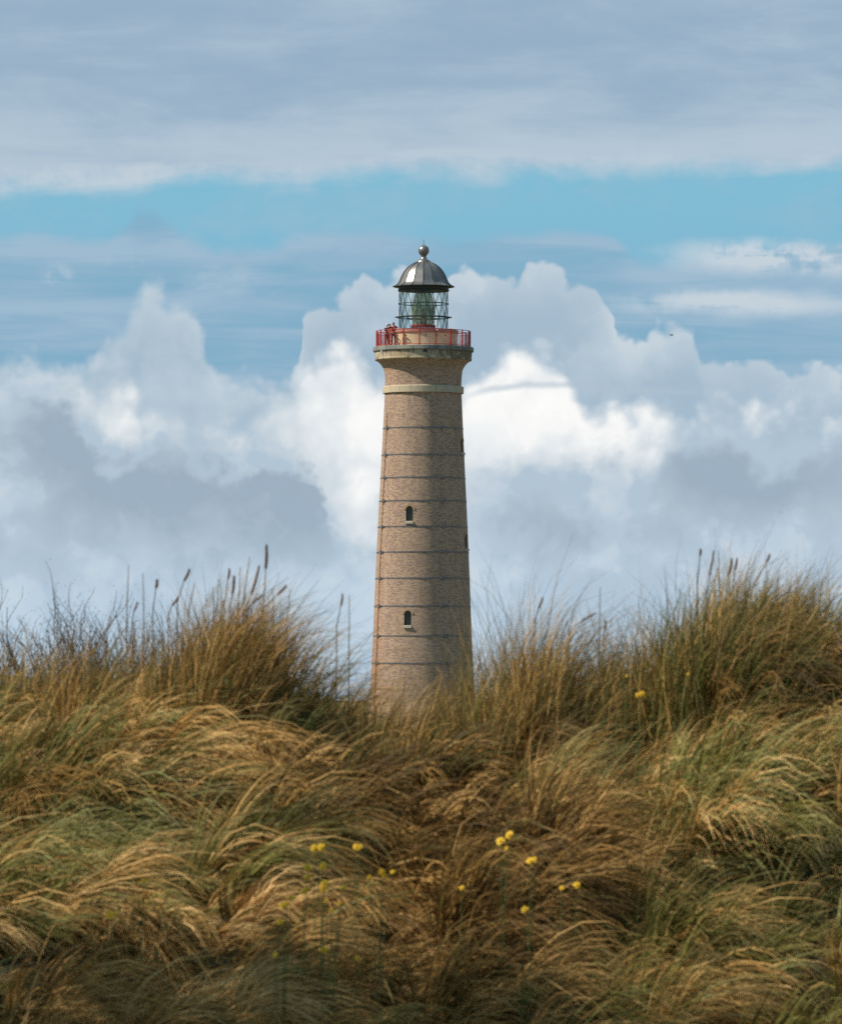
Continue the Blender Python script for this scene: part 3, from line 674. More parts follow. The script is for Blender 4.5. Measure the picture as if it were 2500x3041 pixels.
def tussocks(cx, cy, size, per, seed, low=False):
    """each tussock is a bunch of locks; the blades of one lock run side by side and share a colour"""
    r = np.random.RandomState(seed); nt_ = len(cx)
    gk = vn2(cx * 1.0 + 9, cy * .8) * 1.6 + .22 * r.randn(nt_)
    green = np.clip(.17 + gk * .8 + .42 * np.exp(-((cy - 21.4) / .9) ** 2) * (.45 + .55 * (cx > .6)) , .04, .95)
    lent = np.clip((.40 - .12 * np.exp(-((cy - 21.2) / .8) ** 2) + .12 * vn1(cx * 1.7, cy * 1.7 + 7) + .06 * r.randn(nt_)) * size, .12, .50)
    leant = 1.15 + .9 * vn3(cx * .9 + 2, cy * .8) + .42 * r.randn(nt_)
    yawt = -.45 + .8 * vn1(cx * .9 + 31, cy * .9) + .50 * r.randn(nt_)
    bri = .54 + .55 * vn2(cx * .9 + 40, cy * .8 + 9) + .16 * r.randn(nt_)
    nl = np.maximum(1, r.poisson(per * size ** 1.5, nt_)); t = np.repeat(np.arange(nt_), nl); NL = len(t)
    R0 = .13 * size[t]
    rad = R0 * np.sqrt(r.rand(NL)); a = r.uniform(0, 2 * np.pi, NL)
    lx = cx[t] + rad * np.cos(a); ly = cy[t] + rad * np.sin(a)
    lean = np.clip(leant[t] + .25 * r.randn(NL), .05, 2.1)
    spread = rad / R0 * .50
    ldir = np.stack([spread * np.cos(a) + .14 * r.randn(NL) + .42 * lean, spread * np.sin(a) + .16 * r.randn(NL) + yawt[t] * .5 - .08, np.ones(NL)], -1)
    lL = lent[t] * np.clip(1 + .20 * r.randn(NL) - .25 * (rad / R0) ** 2, .4, 1.4)
    lg = (r.rand(NL) < green[t]).astype(float)
    lyaw = yawt[t] + .34 * r.randn(NL)
    lw = lean * (.40 + .30 * r.rand(NL)) * (1 - .4 * lg)
    lb = np.clip(.46 + .36 * r.randn(NL) + .42 * lean - .35 * lg, .05, 2.2)
    lv = bri[t] + .22 * r.randn(NL)
    nb = np.maximum(3, r.poisson(13, NL)); q = np.repeat(np.arange(NL), nb); N = len(q)
    x = lx[q] + .014 * r.randn(N); y = ly[q] + .014 * r.randn(N)
    root = np.stack([x, y, terrain(x, y) - .02], -1)
    d0 = ldir[q] + np.stack([.075 * r.randn(N), .075 * r.randn(N), 0 * x], -1)
    L = lL[q] * np.clip(1 + .16 * r.randn(N), .35, 1.5)
    isg = np.where(r.rand(N) < .12, (r.rand(N) < .4).astype(float), lg[q])
    yw = lyaw[q] + .10 * r.randn(N)
    w = np.stack([np.cos(yw), np.sin(yw), 0 * x], -1) * (lw[q] * (1 + .14 * r.randn(N)))[:, None]
    # no tip may stand much higher than the grass line of the dune
    row = HOR - F * (root[:, 2] + .74 * L - EYE) / y
    Xp = 1250 + F * x / y; lim = np.interp(Xp, [a_ for a_, _ in TOP], [b_ for _, b_ in TOP]) - 12 - 22 * r.exponential(1, N)
    L = np.where(row < lim, np.clip(((HOR - lim) / F * y + EYE - root[:, 2]) / .74, .10, L), L)
    return root, d0, L, .0042 + .0024 * r.rand(N), np.clip(lb[q] + .10 * r.randn(N), .02, 1.9), w, isg, np.clip(lv[q] + .11 * r.randn(N), 0, 1)
def scatter(ylo, yhi, gap, margin, seed):
    r = np.random.RandomState(seed); px_, py_ = [], []
    for k in range(14000):
        y = r.uniform(ylo, yhi); x = r.uniform(-1, 1) * (.0765 * y + margin)
        if all((x - a) ** 2 + ((y - b) * .8) ** 2 > gap * gap for a, b in zip(px_, py_)): px_.append(x); py_.append(y)
    return np.array(px_), np.array(py_)
ax_, ay_ = scatter(17.4, 22.6, .28, 1.3, 1)
az_ = terrain(ax_, ay_) - EYE; Xa = 1250 + F * ax_ / ay_; Ya = HOR - F * az_ / ay_
keep = ~((((Xa - 2200) / 150) ** 2 + ((Ya - 2950) / 150) ** 2 < 1) | (((Xa - 790) / 170) ** 2 + ((Ya - 2150) / 90) ** 2 < 1)); ax_, ay_ = ax_[keep], ay_[keep]
bx_, by_ = scatter(17.4, 23.4, .13, 1.1, 2)
cx2, cy2 = scatter(10.0, 17.6, .75, 1.6, 3)
parts_ = [tussocks(ax_, ay_, R.uniform(.75, 1.3, len(ax_)), 46, 11), tussocks(bx_, by_, R.uniform(.40, .68, len(bx_)), 46, 12), tussocks(cx2, cy2, R.uniform(.7, 1.1, len(cx2)), 20, 13)]
# big tussocks that stand on the skyline: (column, row of the tips, depth, half width in px, blades, greenness, lean)
SKY = [(560, 1800, 20.4, 90, 500, .45, .5), (690, 1750, 20.6, 100, 1500, .12, .45), (770, 1790, 20.9, 90, 1100, .2, .55), (640, 1790, 20.5, 70, 700, .2, .35), (460, 1840, 20.6, 110, 500, .5, .4), (340, 1880, 20.8, 90, 260, .5, .5),
       (880, 1850, 20.9, 90, 420, .4, .7), (1570, 1770, 20.3, 70, 620, .3, .35), (1610, 1810, 20.6, 60, 360, .35, .45), (1470, 1850, 20.7, 80, 320, .45, .4), (1720, 1870, 20.8, 60, 240, .35, .9), (2080, 1690, 20.4, 70, 560, .65, .35),
       (1960, 1790, 20.8, 90, 420, .6, .3), (2200, 1690, 20.6, 110, 1000, .6, .45), (2330, 1700, 20.6, 100, 800, .6, .4), (2440, 1700, 20.7, 90, 700, .6, .4), (2140, 1720, 20.2, 90, 700, .65, .5), (2260, 1730, 20.2, 90, 600, .7, .6), (2010, 1770, 20.3, 80, 600, .65, .4), (1020, 1960, 20.8, 80, 260, .5, .6), (1420, 1900, 20.6, 70, 240, .5, .5),
       (120, 1880, 20.7, 100, 300, .35, .5), (20, 1880, 20.9, 90, 260, .35, .5), (1340, 1960, 20.7, 60, 300, .4, .4), (1120, 2000, 20.4, 70, 420, .4, .5), (1220, 2010, 20.4, 60, 420, .3, .5), (1440, 1950, 20.2, 70, 600, .5, .5), (1520, 1900, 20.5, 60, 500, .45, .45), (1690, 1920, 20.4, 60, 450, .5, .6), (1760, 1940, 20.3, 70, 500, .55, .5), (1820, 1890, 20.6, 70, 500, .65, .3), (1900, 1850, 20.4, 80, 600, .7, .3), (250, 1890, 20.5, 100, 500, .35, .5), (1850, 1850, 20.9, 80, 300, .6, .2)]
for X, Y, yy_, hw, nb_, gf, ln in SKY:
    yy_ = yy_ + .75; x0 = px2x(X, yy_); sx = hw / F * yy_; nb_ = int(nb_ * .9)
    x = x0 + sx * R.randn(nb_) * .55; y = yy_ + .16 * R.randn(nb_); g0 = terrain(x, y)
    top = z_of(Y, yy_); L = np.clip((top - g0) * np.clip(R.normal(.86, .27, nb_), .3, 1.45) * np.exp(-((x - x0) / (1.5 * sx)) ** 2), .15, 1.0)
    d0 = np.stack([.9 * (x - x0) / sx * .35 + .12 * R.randn(nb_) + .12 * ln, .12 * R.randn(nb_), np.ones(nb_)], -1)
    isg = (R.rand(nb_) < gf).astype(float)
    w = np.stack([np.full(nb_, .42 * ln) * (.3 + 1.2 * R.rand(nb_)) + .16 * R.randn(nb_), .06 * R.randn(nb_), 0 * x], -1)
    parts_.append((np.stack([x, y, g0 - .02], -1), d0, L, .0030 + .0014 * R.rand(nb_), np.clip(.18 + .38 * np.abs(R.randn(nb_)), .02, 1.3), w, isg, np.clip(.45 + .22 * R.randn(nb_), 0, 1)))
VV, QQ, CC, base = [], [], [], 0
for p in parts_:
    v, q, c = blades(*p); VV.append(v); QQ.append(q + base); CC.append(c); base += len(v)
grass = np_mesh('grass', np.concatenate(VV), np.concatenate(QQ), [GM], True, np.concatenate(CC)); grass['kind'] = 'stuff'
grass['label'] = 'windblown straw and green marram grass covering the dune'; grass['category'] = 'grass'
print('blades', base // 14)

# ------------------------------------------------------------------ flower stalks of the marram grass that stand against the sky
M['stalk'] = mottled('stalk_straw', (.16, .12, .07), (.26, .19, .10), 30, .7, bs=0)
M['head'] = mottled('seed_head', (.17, .10, .085), (.26, .17, .12), 60, .8, bs=0)
def seed_head_mesh(pts, rad, seed):
    """a dense spike: a spindle with short bristling spikelets"""
    r = random.Random(seed); mb = MB(); n_ = len(pts)
    rad *= .72; rs = [rad * (.35 + .65 * math.sin(math.pi * min(1, .12 + .86 * i / (n_ - 1))) ** .6) for i in range(n_)]
    mb.tube(pts, rs, 8)
    for k in range(90):
        t = r.random() * (n_ - 1); i = min(int(t), n_ - 2); p = Vector(pts[i]).lerp(Vector(pts[i + 1]), t - i)
        ax = (Vector(pts[i + 1]) - Vector(pts[i])).normalized(); q = Vector((r.gauss(0, 1), r.gauss(0, 1), r.gauss(0, 1))); q = (q - ax * q.dot(ax)).normalized()
        e = p + q * rad * 1.05 + ax * rad * 1.5; s_ = ax.cross(q) * rad * .25; mb.add([p + q * rad * .6 + s_, p + q * rad * .6 - s_, e], [(0, 1, 2)])
    return mb
def at(X, Y, y): return Vector((px2x(X, y), y, z_of(Y, y)))
def flower_stalk(tip, headbase, foot, y, label, rad=.0072, hd=True):
    """tip / end of the spike / a point lower on the stalk, as seen in the picture, at depth y"""
    y += .95
    T, B, Fo = at(*tip, y), at(*headbase, y + .01), at(*foot, y + .03)
    dirn = (Fo - B); g0 = Vector((Fo.x + dirn.x * .3, y + .05, float(terrain(Fo.x, y + .05)) - .02))
    o = thing('marram_flower_stalk', label, 'grass stalk', tuple(g0), 'marram flower stalks against the sky')
    loc = lambda p: Vector(p) - g0
    mid = [g0, g0.lerp(Fo, .6), Fo, Fo.lerp(B, .5), B]
    if not hd: mid += [T]
    st = MB(); st.tube([loc(p) for p in mid], [.0034, .0031, .0027, .0024, .0021] + ([.0014] if not hd else []), 6); st.build('stalk', M['stalk'], o)
    if hd:
        c = (B + T) / 2 + Vector((.004, 0, 0)); pts = [loc(B.lerp(T, i / 7)) + Vector((.0015 * math.sin(math.pi * i / 7), 0, 0)) for i in range(8)]
        seed_head_mesh(pts, rad, int(tip[0])).build('seed_head', M['head'], o)
    return o
STALKS = [
 ((382, 1677), (379, 1750), (376, 1832), 20.6, 'tall bare straight stalk farthest left of those standing over the dune', 0, False),
 ((424, 1702), (426, 1770), (427, 1849), 20.5, 'bare straight stalk just left of the short stubby seed head', 0, False),
 ((466, 1724), (463, 1747), (454, 1815), 20.4, 'short stubby dark seed head on a thin upright stalk, leftmost spike', .0085, True),
 ((562, 1694), (546, 1726), (527, 1786), 20.5, 'dark seed head on a long stalk leaning right, apart from the others', .0085, True),
 ((528, 1776), (510, 1799), (500, 1830), 20.3, 'low seed head leaning right below the long leaning stalk', .007, True),
 ((408, 1790), (398, 1815), (392, 1850), 20.5, 'faint short brown seed head low over the grass near the left bush', .006, True),
 ((578, 1733), (572, 1762), (561, 1812), 20.7, 'faint bare stalk leaning right between the leaning head and the spike cluster', 0, False),
 ((632, 1742), (634, 1775), (636, 1825), 20.4, 'short bare stalk on the left edge of the spike cluster', 0, False),
 ((649, 1720), (647, 1760), (643, 1825), 20.7, 'bare upright stalk second from the left edge of the spike cluster', 0, False),
 ((681, 1690), (677, 1721), (666, 1790), 20.4, 'narrow seed head with pale stalk at the left of the spike cluster', .0065, True),
 ((695, 1712), (690, 1766), (683, 1805), 20.2, 'long fat dark seed head low in the spike cluster', .0085, True),
 ((713, 1684), (711, 1740), (708, 1800), 20.6, 'pale bare upright stalk in the middle of the spike cluster', 0, False),
 ((741, 1655), (733, 1710), (723, 1790), 20.6, 'tall pale bare stalk leaning slightly right in the spike cluster', 0, False),
 ((770, 1680), (746, 1766), (730, 1800), 20.3, 'long dark seed head leaning right beside the tallest spike', .0078, True),
 ((791, 1618), (789, 1690), (782, 1803), 20.4, 'tallest dark seed head of all on a straight upright stalk', .0088, True),
 ((850, 1740), (824, 1765), (778, 1810), 20.4, 'short seed head bent far to the right of the tallest spike', .0075, True),
 ((777, 1768), (750, 1790), (735, 1815), 20.2, 'dim low seed head bent to the right under the tallest spike', .006, True),
 ((862, 1750), (857, 1800), (849, 1860), 20.7, 'faint bare stalk standing right of the bent seed head', 0, False),
 ((811, 1755), (812, 1800), (812, 1860), 20.6, 'thin bare stalk between the tallest spike and the bent seed head', 0, False),
 ((1017, 1766), (1012, 1800), (1000, 1860), 20.7, 'thin brown spike leaning right in the dip left of the lighthouse', .0062, True),
 ((1037, 1768), (1037, 1840), (1036, 1930), 20.8, 'straight bare stalk nearest the left side of the lighthouse', 0, False),
 ((1611, 1776), (1598, 1808), (1588, 1850), 20.3, 'brown seed head on the brown tussock right of the lighthouse', .0068, True),
 ((1768, 1820), (1727, 1844), (1689, 1874), 20.4, 'small seed head bent low to the right of the brown tussock', .0062, True),
 ((1782, 1744), (1781, 1820), (1779, 1896), 20.6, 'tall straight bare stalk in the gap right of the brown tussock', 0, False),
 ((1798, 1845), (1795, 1870), (1792, 1900), 20.5, 'small upright seed head low in the gap beside the bare stalk', .006, True),
 ((2080, 1632), (2078, 1650), (2070, 1730), 20.4, 'tiny dark seed head on a tall pale stalk, leftmost on the right bank', .0068, True),
 ((2119, 1636), (2107, 1710), (2096, 1775), 20.2, 'long sharp dark green spike leaning right on the right bank', .0058, True),
 ((2133, 1634), (2134, 1690), (2137, 1760), 20.6, 'pale bare stalk just right of the sharp green spike', 0, False),
 ((2173, 1660), (2163, 1709), (2156, 1760), 20.3, 'thick brown seed head, left one of the close pair on the right bank', .0085, True),
 ((2188, 1660), (2182, 1694), (2174, 1755), 20.4, 'thinner brown seed head, right one of the close pair on the right bank', .0068, True),
 ((2285, 1648), (2276, 1670), (2231, 1755), 20.4, 'small dark seed head on a long stalk leaning right at the far right', .0068, True),
 ((2191, 1748), (2189, 1768), (2184, 1800), 20.5, 'small brown seed head half sunk in the grass under the close pair', .006, True)]
for t_, b_, f_, y_, lb, rd, hd in STALKS: flower_stalk(t_, b_, f_, y_, lb, rd or .007, hd)

# ------------------------------------------------------------------ small yellow flowers in the grass
M['petal'] = mottled('yellow_petal', (.90, .58, .01), (.84, .48, .01), 60, .6, bs=0)
M['disc'] = mottled('flower_disc', (.50, .26, .01), (.42, .20, .01), 80, .7, bs=0)
M['fstem'] = mottled('flower_stem', (.09, .13, .03), (.13, .16, .05), 40, .6, bs=0)
def hit(X, Y, lift=.30):
    """first point of the dune, raised by the height of its grass, on the sight line through a picture point"""
    for y in np.arange(14.0, 24.0, .03):
        if z_of(Y, y) <= float(terrain(px2x(X, y), y)) + lift: return y
    return 21.0
def flower(mb_p, mb_d, c, r, nrm, seed):
    rr = random.Random(seed); q = nrm.to_track_quat('Z', 'Y').to_matrix()
    for ring_, (k_, sc, lift) in enumerate(((14, 1.0, .0), (11, .72, .18), (8, .45, .32))):
        for k in range(k_):
            a = 2 * math.pi * (k + .5 * ring_ + rr.uniform(-.2, .2)) / k_; L = r * sc * rr.uniform(.75, 1.2); w = r * .20
            u = Vector((math.cos(a), math.sin(a), 0)); v = Vector((-math.sin(a), math.cos(a), 0)); zz = r * lift
            pts = [u * L * .15 - v * w * .5, u * L * .15 + v * w * .5, u * L * .8 + v * w, u * L + v * w * .3, u * L - v * w * .3, u * L * .8 - v * w]
            hz = [zz, zz, zz + r * .10, zz + r * .04, zz + r * .04, zz + r * .10]
            mb_p.add([c + q @ (Vector((p.x, p.y, h_))) for p, h_ in zip(pts, hz)], [(0, 1, 2, 5), (5, 2, 3, 4)])
    dv = []
    for i in range(4):
        for k in range(10):
            a = 2 * math.pi * k / 10; e = math.pi / 2 * i / 3; dv.append(c + q @ Vector((r * .30 * math.cos(e) * math.cos(a), r * .30 * math.cos(e) * math.sin(a), r * .30 + r * .2 * math.sin(e))))
    mb_d.add(dv, [(i * 10 + k, i * 10 + (k + 1) % 10, (i + 1) * 10 + (k + 1) % 10, (i + 1) * 10 + k) for i in range(3) for k in range(10)])
FL = [
 ([(332, 2716, 15)], 'single yellow flower alone in the dark grass at the far lower left'),
 ([(428, 2617, 9)], 'dim small yellow flower above and right of the far left one'),
 ([(934, 2519, 12), (954, 2516, 13)], 'pair of yellow flowers topping the big group left of centre'),
 ([(1057, 2515, 11), (1069, 2516, 10)], 'pale pair of yellow flowers right of the topmost pair'),
 ([(914, 2577, 13), (913, 2606, 12), (903, 2647, 13), (911, 2640, 9)], 'column of yellow flowers in the left half of the big group'),
 ([(959, 2573, 13), (964, 2624, 14), (961, 2638, 13)], 'yellow flowers on the right half of the big group'),
 ([(866, 2667, 10), (842, 2688, 13), (852, 2686, 10)], 'low yellow flowers at the left foot of the big group'),
 ([(831, 2737, 11)], 'yellow flower below the left foot of the big group'),
 ([(1019, 2636, 10), (1007, 2683, 7), (985, 2704, 9), (966, 2678, 7)], 'scattered dim yellow flowers right of the big group'),
 ([(1097, 2605, 8), (1134, 2590, 11), (1142, 2600, 8), (1166, 2589, 8)], 'faint row of yellow flowers right of the scattered ones'),
 ([(963, 2820, 12)], 'yellow flower near the bottom below the big group'),
 ([(818, 2835, 9)], 'small dim yellow flower at the very bottom left of centre'),
 ([(1060, 2844, 10)], 'faint yellow flower at the very bottom right of centre'),
 ([(1486, 2498, 14), (1513, 2481, 14), (1504, 2520, 7)], 'bright yellow flowers together in the straw right of centre'),
 ([(1573, 2557, 12), (1586, 2552, 9)], 'dull yellow flower below right of the bright three'),
 ([(1712, 2629, 12)], 'round bright yellow flower before the dark hollow'),
 ([(1668, 2637, 8)], 'dim yellow flower just left of the round bright one'),
 ([(1558, 2701, 12)], 'yellow flower low in the green blades right of centre'),
 ([(1371, 2637, 9)], 'small yellow green flower in pale straw near the centre'),
 ([(1893, 2065, 10), (1905, 2062, 12)], 'yellow flower high on the right bank below the green tussock'),
 ([(1861, 2008, 6)], 'faint yellow flower just above the one on the right bank'),
 ([(2042, 2002, 5)], 'faint small yellow flower in the green grass of the right bank')]
rf = random.Random(3)
for heads, lb in FL:
    X0 = sum(h[0] for h in heads) / len(heads); Y0 = max(h[1] for h in heads); d = min(hit(h[0], h[1], .52) for h in heads)
    foot = Vector((px2x(X0 - 12, d), d, float(terrain(px2x(X0 - 12, d), d)) - .01))
    o = thing('yellow_flower_plant', lb, 'flower', tuple(foot), 'yellow flowers in the dune grass')
    for i, (X, Y, s_) in enumerate(heads):
        c = at(X, Y, d - rf.uniform(0, .05)) - foot; nrm = Vector((rf.uniform(-.5, .1), -1.0, rf.uniform(.2, .9))).normalized()
        r_ = s_ / F * d * (.95 if Y > 2300 else .75)
        st = MB(); st.tube([Vector((0, 0, 0)), Vector((c.x * .4, c.y * .5, c.z * .55)), c - nrm * .004], [.0018, .0015, .0012], 5); st.build('stem', M['fstem'], o)
        pm, dm = MB(), MB(); flower(pm, dm, c, r_, nrm, int(X)); h_ = pm.build('flower_head', M['petal'], o); dm.build('flower_centre', M['disc'], h_)

# ------------------------------------------------------------------ scrub behind the dune at the left
M['twig'] = mottled('twig_bark', (.10, .065, .045), (.15, .10, .07), 12, .8, bs=0)
def leaf_material():
    m = mat('scrub_leaf', rough=.6, spec=.3); g, b, nt = nodes_of(m); oi = nt.nodes.new('ShaderNodeNewGeometry')
    nt.links.new(g.ramp(oi.outputs['Random Per Island'], [(0, rgb(.045, .05, .018)), (.5, rgb(.09, .085, .03)), (.8, rgb(.14, .10, .045)), (1, rgb(.20, .13, .07))]), b.inputs['Base Color']); return m
M['leaf'] = leaf_material()
def shrub(x, y, ztop, width, label, seed, nlv=14000, twigs=70, leaf=.010):
    r = random.Random(seed); z0 = float(terrain(x, y)) - .05; h = ztop - z0
    o = thing('shrub', label, 'shrub', (x, y, z0), 'shrubs behind the dune')
    tw = MB(); tips = []
    def grow(p, d, L, rad, lev):
        pts = [p]; 
        for k in range(4):
            d = (d + Vector((r.gauss(0, .16), r.gauss(0, .16), .10))).normalized(); pts.append(pts[-1] + d * L / 4)
        tw.tube(pts, [rad * (1 - .16 * i) for i in range(5)], 4 if lev else 6, False)
        if lev < 3:
            for k in range(4 if lev else 5):
                q = pts[r.randint(1, 4)]; a = Vector((r.gauss(0, 1), r.gauss(0, 1), r.uniform(.1, 1.1))).normalized()
                grow(q, (d * .8 + a * .75).normalized(), L * r.uniform(.45, .68), rad * .55, lev + 1)
        tips.extend(pts[1:])
    for k in range(17):
        a = 2 * math.pi * k / 17 + r.random(); grow(Vector((math.cos(a) * .15, math.sin(a) * .15, 0)), Vector((math.cos(a) * width / h * .55, math.sin(a) * width / h * .5, 1)).normalized(), h * r.uniform(.42, .58), .012, 0)
    zm = sorted(t.z for t in tips)[int(.9985 * (len(tips) - 1))]; k_ = h / zm
    for v in tw.v: v.z *= k_
    tw.build('branches', M['twig'], o)
    lf = MB()
    for k in range(nlv):
        t = tips[r.randrange(len(tips))]; t = Vector((t.x, t.y, t.z * k_)); s_ = r.uniform(.5, 1) * leaf * (1 - .35 * t.z / h)
        c = t + Vector((r.gauss(0, .02), r.gauss(0, .02), r.gauss(0, .02)))
        a = Vector((r.gauss(0, 1), r.gauss(0, 1), r.gauss(0, 1))).normalized(); b2 = a.orthogonal().normalized()
        lf.add([c, c + (a + b2 * .4) * s_, c + a * s_ * 1.8, c + (a - b2 * .4) * s_], [(0, 1, 2, 3)])
    lf.build('foliage', M['leaf'], o)
for X, Yt, y, wd, lb, sdd in ((292, 1770, 26, .42, 'pointed twiggy bush, tallest of the scrub behind the dune at the left', 5),
                              (205, 1790, 26.6, .7, 'rounded brown bush left of the pointed one behind the dune', 6),
                              (362, 1815, 25.6, .40, 'low thin bush right of the pointed one behind the dune', 7),
                              (100, 1805, 27, .85, 'broad bush at the left of the scrub, beside the rounded brown one', 8),
                              (-10, 1815, 26.4, .85, 'dark bush at the very left end of the scrub', 9)):
    shrub(px2x(X, y), y, z_of(Yt, y), wd, lb, sdd)

# ------------------------------------------------------------------ two visitors on the gallery
def skin_body(name, joints, edges, material, parent, sub=2):
    me = bpy.data.meshes.new(name); me.from_pydata([j[0] for j in joints], edges, []); o = bpy.data.objects.new(name, me); C.objects.link(o)
    o.modifiers.new('s', 'SKIN'); 
    for v, j in zip(me.skin_vertices[0].data, joints): v.radius = (j[1], j[2] if len(j) > 2 else j[1])
    me.skin_vertices[0].data[0].use_root = True
    sm = o.modifiers.new('u', 'SUBSURF'); sm.levels = sub; sm.render_levels = sub
    dg_ = bpy.context.evaluated_depsgraph_get(); dg_.update(); m2 = bpy.data.meshes.new_from_object(o.evaluated_get(dg_)); m2.name = name
    bpy.data.objects.remove(o); m2.materials.clear(); m2.materials.append(material); m2.polygons.foreach_set('use_smooth', [True] * len(m2.polygons))
    o = bpy.data.objects.new(name, m2); C.objects.link(o); o.parent = parent; return o
def ellipsoid(mb, c, r, n_=14, m_=9, top=1.0):
    vs_ = []
    for i in range(m_ + 1):
        e = -math.pi / 2 * (2 * top - 1) + (math.pi / 2 * (2 * top - 1) + math.pi / 2) * i / m_
        for k in range(n_):
            a = 2 * math.pi * k / n_; vs_.append(Vector((c[0] + r[0] * math.cos(e) * math.cos(a), c[1] + r[1] * math.cos(e) * math.sin(a), c[2] + r[2] * math.sin(e))))
    mb.add(vs_, [(i * n_ + k, i * n_ + (k + 1) % n_, (i + 1) * n_ + (k + 1) % n_, (i + 1) * n_ + k) for i in range(m_) for k in range(n_)])
skin = mottled('skin', (.55, .33, .24), (.50, .29, .20), 8, .6, bs=0)
def person(label, loc, facing, jacket, trousers, hair, arms, hscale=1.0):
    """standing figure facing local -y; arms = ((elbow, hand) left, (elbow, hand) right)"""
    o = thing('person', label, 'person', loc); o.rotation_euler = (0, 0, math.radians(facing)); o.scale = (hscale,) * 3
    (lE, lH), (rE, rH) = arms
    J = [((0, 0, .95), .14, .11), ((0, .01, 1.18), .14, .10), ((0, .015, 1.38), .15, .10), ((0, .01, 1.50), .055), ((0, -.01, 1.58), .075), ((0, -.01, 1.68), .085), ((0, 0, 1.75), .06),
         ((-.19, .01, 1.41), .055), (lE, .042), (lH, .032), ((.19, .01, 1.41), .055), (rE, .042), (rH, .032),
         ((-.10, 0, .90), .09), ((-.11, -.01, .49), .06), ((-.12, .02, .09), .042), ((-.13, -.13, .04), .035), ((.10, 0, .90), .09), ((.12, -.02, .49), .06), ((.14, .02, .09), .042), ((.15, -.13, .04), .035)]
    E = [(0, 1), (1, 2), (2, 3), (3, 4), (4, 5), (5, 6), (2, 7), (7, 8), (8, 9), (2, 10), (10, 11), (11, 12), (0, 13), (13, 14), (14, 15), (15, 16), (0, 17), (17, 18), (18, 19), (19, 20)]
    # fingers and thumb on each hand
    for hi_, (el, hd) in ((9, (lE, lH)), (12, (rE, rH))):
        e, h = Vector(el), Vector(hd); d = (h - e).normalized(); sd_ = d.cross(Vector((0, 0, 1))).normalized() if abs(d.z) < .9 else Vector((1, 0, 0))
        b0 = len(J); J.append((tuple(h + d * .07), .030, .018)); E.append((hi_, b0))
        for k, (of, ln) in enumerate(((-.028, .06), (-.009, .075), (.010, .07), (.028, .055))):
            J.append((tuple(h + d * .10 + sd_ * of), .010)); J.append((tuple(h + d * (.10 + ln * .7) + sd_ * of * 1.1 + Vector((0, 0, -.015))), .009)); E += [(b0, len(J) - 2), (len(J) - 2, len(J) - 1)]
        J.append((tuple(h + d * .05 - sd_ * .05), .011)); J.append((tuple(h + d * .085 - sd_ * .06), .009)); E += [(b0, len(J) - 2), (len(J) - 2, len(J) - 1)]
    body = skin_body('body', J, E, skin, o)
    JJ = [((0, 0, .90), .17, .135), ((0, .01, 1.18), .165, .125), ((0, .015, 1.38), .165, .125), ((0, .01, 1.47), .075), ((-.20, .01, 1.40), .075), (lE, .062), (tuple(Vector(lE).lerp(Vector(lH), .9)), .048),
          ((.20, .01, 1.40), .075), (rE, .062), (tuple(Vector(rE).lerp(Vector(rH), .9)), .048)]
    skin_body('jacket', JJ, [(0, 1), (1, 2), (2, 3), (2, 4), (4, 5), (5, 6), (2, 7), (7, 8), (8, 9)], jacket, o)
    TJ = [((0, 0, .93), .15, .12)] + [((sx * .10, 0, .86), .105) for sx in (-1, 1)] + [((sx * .115, -.01, .49), .08) for sx in (-1, 1)] + [((sx * .13, .02, .10), .065) for sx in (-1, 1)]
    skin_body('trousers', TJ, [(0, 1), (0, 2), (1, 3), (2, 4), (3, 5), (4, 6)], trousers, o)
    shoes = mottled('shoe_leather', (.03, .025, .02), (.05, .04, .035), 10, .5, bs=0)
    for sx in (-1, 1):
        m_ = MB(); ellipsoid(m_, (sx * .135, -.07, .045), (.055, .15, .05)); m_.build('shoe', shoes, o, True)
    m_ = MB(); ellipsoid(m_, (0, .012, 1.70), (.092, .105, .105), top=.62); m_.build('hair', hair, o, True)
    for sx in (-1, 1):
        m_ = MB(); ellipsoid(m_, (sx * .032, -.088, 1.675), (.012, .008, .008)); m_.build('eye', M['dark'], body, True)
    m_ = MB(); ellipsoid(m_, (0, -.10, 1.645), (.014, .022, .024)); m_.build('nose', skin, body, True)
    return o
cl = lambda n_, a, b2: mottled(n_, a, b2, 9, .85, bs=.3)
def on_gallery(th, r): 
    p = Matrix.Rotation(math.radians(.2), 3, 'Y') @ polar(th, r, H(1030.0)); return (LX + p.x, DIST + p.y, p.z)
person('person in dark navy jacket with white hair at the left end of the gallery rail', on_gallery(-57, Rm(128)), 35, cl('navy_wool', (.018, .022, .045), (.028, .032, .06)), cl('brown_cloth', (.09, .05, .04), (.12, .07, .05)),
       cl('white_hair', (.72, .70, .68), (.60, .58, .56)), (((-.26, -.10, 1.20), (-.08, -.28, 1.22)), ((.26, -.10, 1.20), (.08, -.30, 1.24))), .98)
person('person in red jacket and dark blue trousers raising a small camera on the gallery', on_gallery(-44.5, Rm(126)), -20, cl('red_jacket', (.30, .025, .03), (.38, .04, .04)), cl('blue_denim', (.03, .035, .09), (.045, .05, .12)),
       cl('brown_hair', (.10, .06, .045), (.14, .085, .06)), (((-.34, -.16, 1.36), (-.12, -.30, 1.55)), ((.36, -.12, 1.36), (.12, -.30, 1.56))), 1.02)
